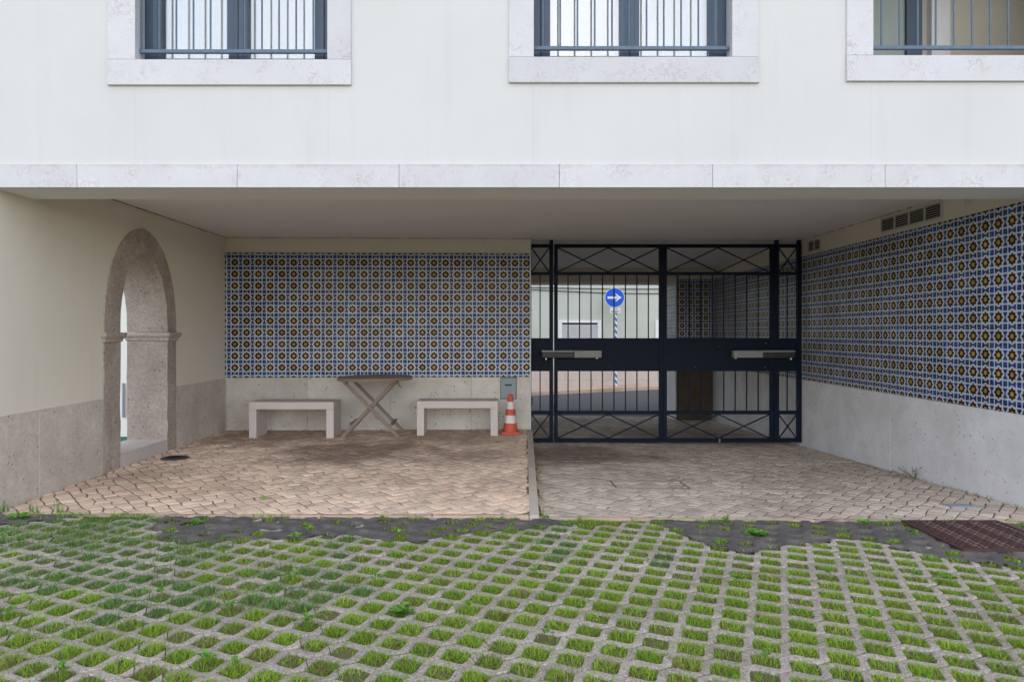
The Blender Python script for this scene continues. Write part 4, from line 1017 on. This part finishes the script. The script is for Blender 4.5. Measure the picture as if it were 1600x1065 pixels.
one('wall', hs_, -14, 16, 0, 5, -2, 5.4, 'plaster_street'); one('cornice', hs_, -14, 16, -.08, -.0005, 5.0, 5.2, 'plaster_pink')
xq = -3.0
while xq < 9:
    for z0, z1, so_ in ((-.95, -.35, 0), (-.345, .12, .6)):
        one('base_slab', hs_, xq + so_ + .003, xq + so_ + 1.45, -.03, -.0005, z0, z1, 'plaster_pink', None, .004)
    xq += 1.455
def house_window(x0, x1, z0, z1):
    w = MB(); t = .11; w.box(x0 - t, x0, -.05, .02, z0, z1 + t * .75, 'plaster_white'); w.box(x1, x1 + t, -.05, .02, z0, z1 + t * .75, 'plaster_white'); w.box(x0, x1, -.05, .02, z1, z1 + t * .75, 'plaster_white'); w.box(x0 - t - .03, x1 + t + .03, -.08, .02, z0 - .08, z0 - .0005, 'plaster_white')
    o = w.build('window', hs_); one('opening', o, x0, x1, -.012, -.001, z0, z1, 'vent_dark'); z = z0
    while z < z1 - .06: s_ = MB(); s_.box(x0 + .004, x1 - .004, -.045, -.015, z + .004, z + .052, 'shutter', None, .006); s_.build('shutter_slat', o); z += .055
house_window(1.857, 2.979, .25, 1.46); house_window(4.91, 6.0, .25, 1.46); house_window(-1.6, -.5, .25, 1.46)
m = MB()
for z_, sag in ((2.57, .05), (2.50, .12)):
    m.tube([(-6 + 14 * k / 20, -.03, z_ - sag * math.sin(math.pi * ((k * 2) % 20) / 20)) for k in range(21)], .012, 'cable_black', 6)
m.build('wall_cable', hs_)
sg = thing('road_sign', (3.49, 21.55, rz(3.49, 21) + .1), 'round blue one way arrow sign on a blue and white striped pole across the street', 'sign')
zb = rz(3.49, 21) + .1
m = MB(); m.tube([(0, 0, 0), (0, 0, 2.5 - zb)], .036, 'pole_stripes', 12); m.build('pole', sg)
m = MB(); N = 36; zc = 2.23 - zb
m.faces([(-.05 + .302 * math.cos(2 * math.pi * k / N), yy, zc + .302 * math.sin(2 * math.pi * k / N)) for yy in (-.05, -.04) for k in range(N)], [tuple(range(N))[::-1] if False else tuple(range(N)), tuple(range(2 * N - 1, N - 1, -1))] + [(k, N + k, N + (k + 1) % N, (k + 1) % N) for k in range(N)], 'sign_white'); m.build('disc_edge', sg)
m = MB(); m.poly([(-.05 + .29 * math.cos(2 * math.pi * k / N), -.0515, zc + .29 * math.sin(2 * math.pi * k / N)) for k in range(N)], 'sign_blue'); dsc = m.build('disc', sg)
m = MB(); ax_, s_ = -.05, .053
m.poly([(ax_ + u, -.053, zc + v) for u, v in ((-.22, -.035), (.08, -.035), (.08, .035), (-.22, .035))], 'sign_white')
m.poly([(ax_ + u, -.0531, zc + v) for u, v in ((.22, 0), (.13, .055), (.04, .125), (.02, .105), (.085, .03), (.10, 0))], 'sign_white')
m.poly([(ax_ + u, -.0532, zc + v) for u, v in ((.22, 0), (.10, 0), (.085, -.03), (.02, -.105), (.04, -.125), (.13, -.055))], 'sign_white'); m.build('arrow', dsc)
one('plate', sg, -.19, .13, -.05, -.04, 1.755 - zb, 1.912 - zb, 'sign_white')
m = MB()
for z_, a_, c_ in ((1.868, -.10, .04), (1.815, -.155, .095), (1.785, -.155, .07)):
    x_ = a_
    while x_ < c_: w_ = rng.uniform(.012, .03); m.box(x_, min(c_, x_ + w_), -.0525, -.0502, z_ - zb - .009, z_ - zb + .009, 'sign_ink'); x_ += w_ + .008
m.build('plate_text', sg)
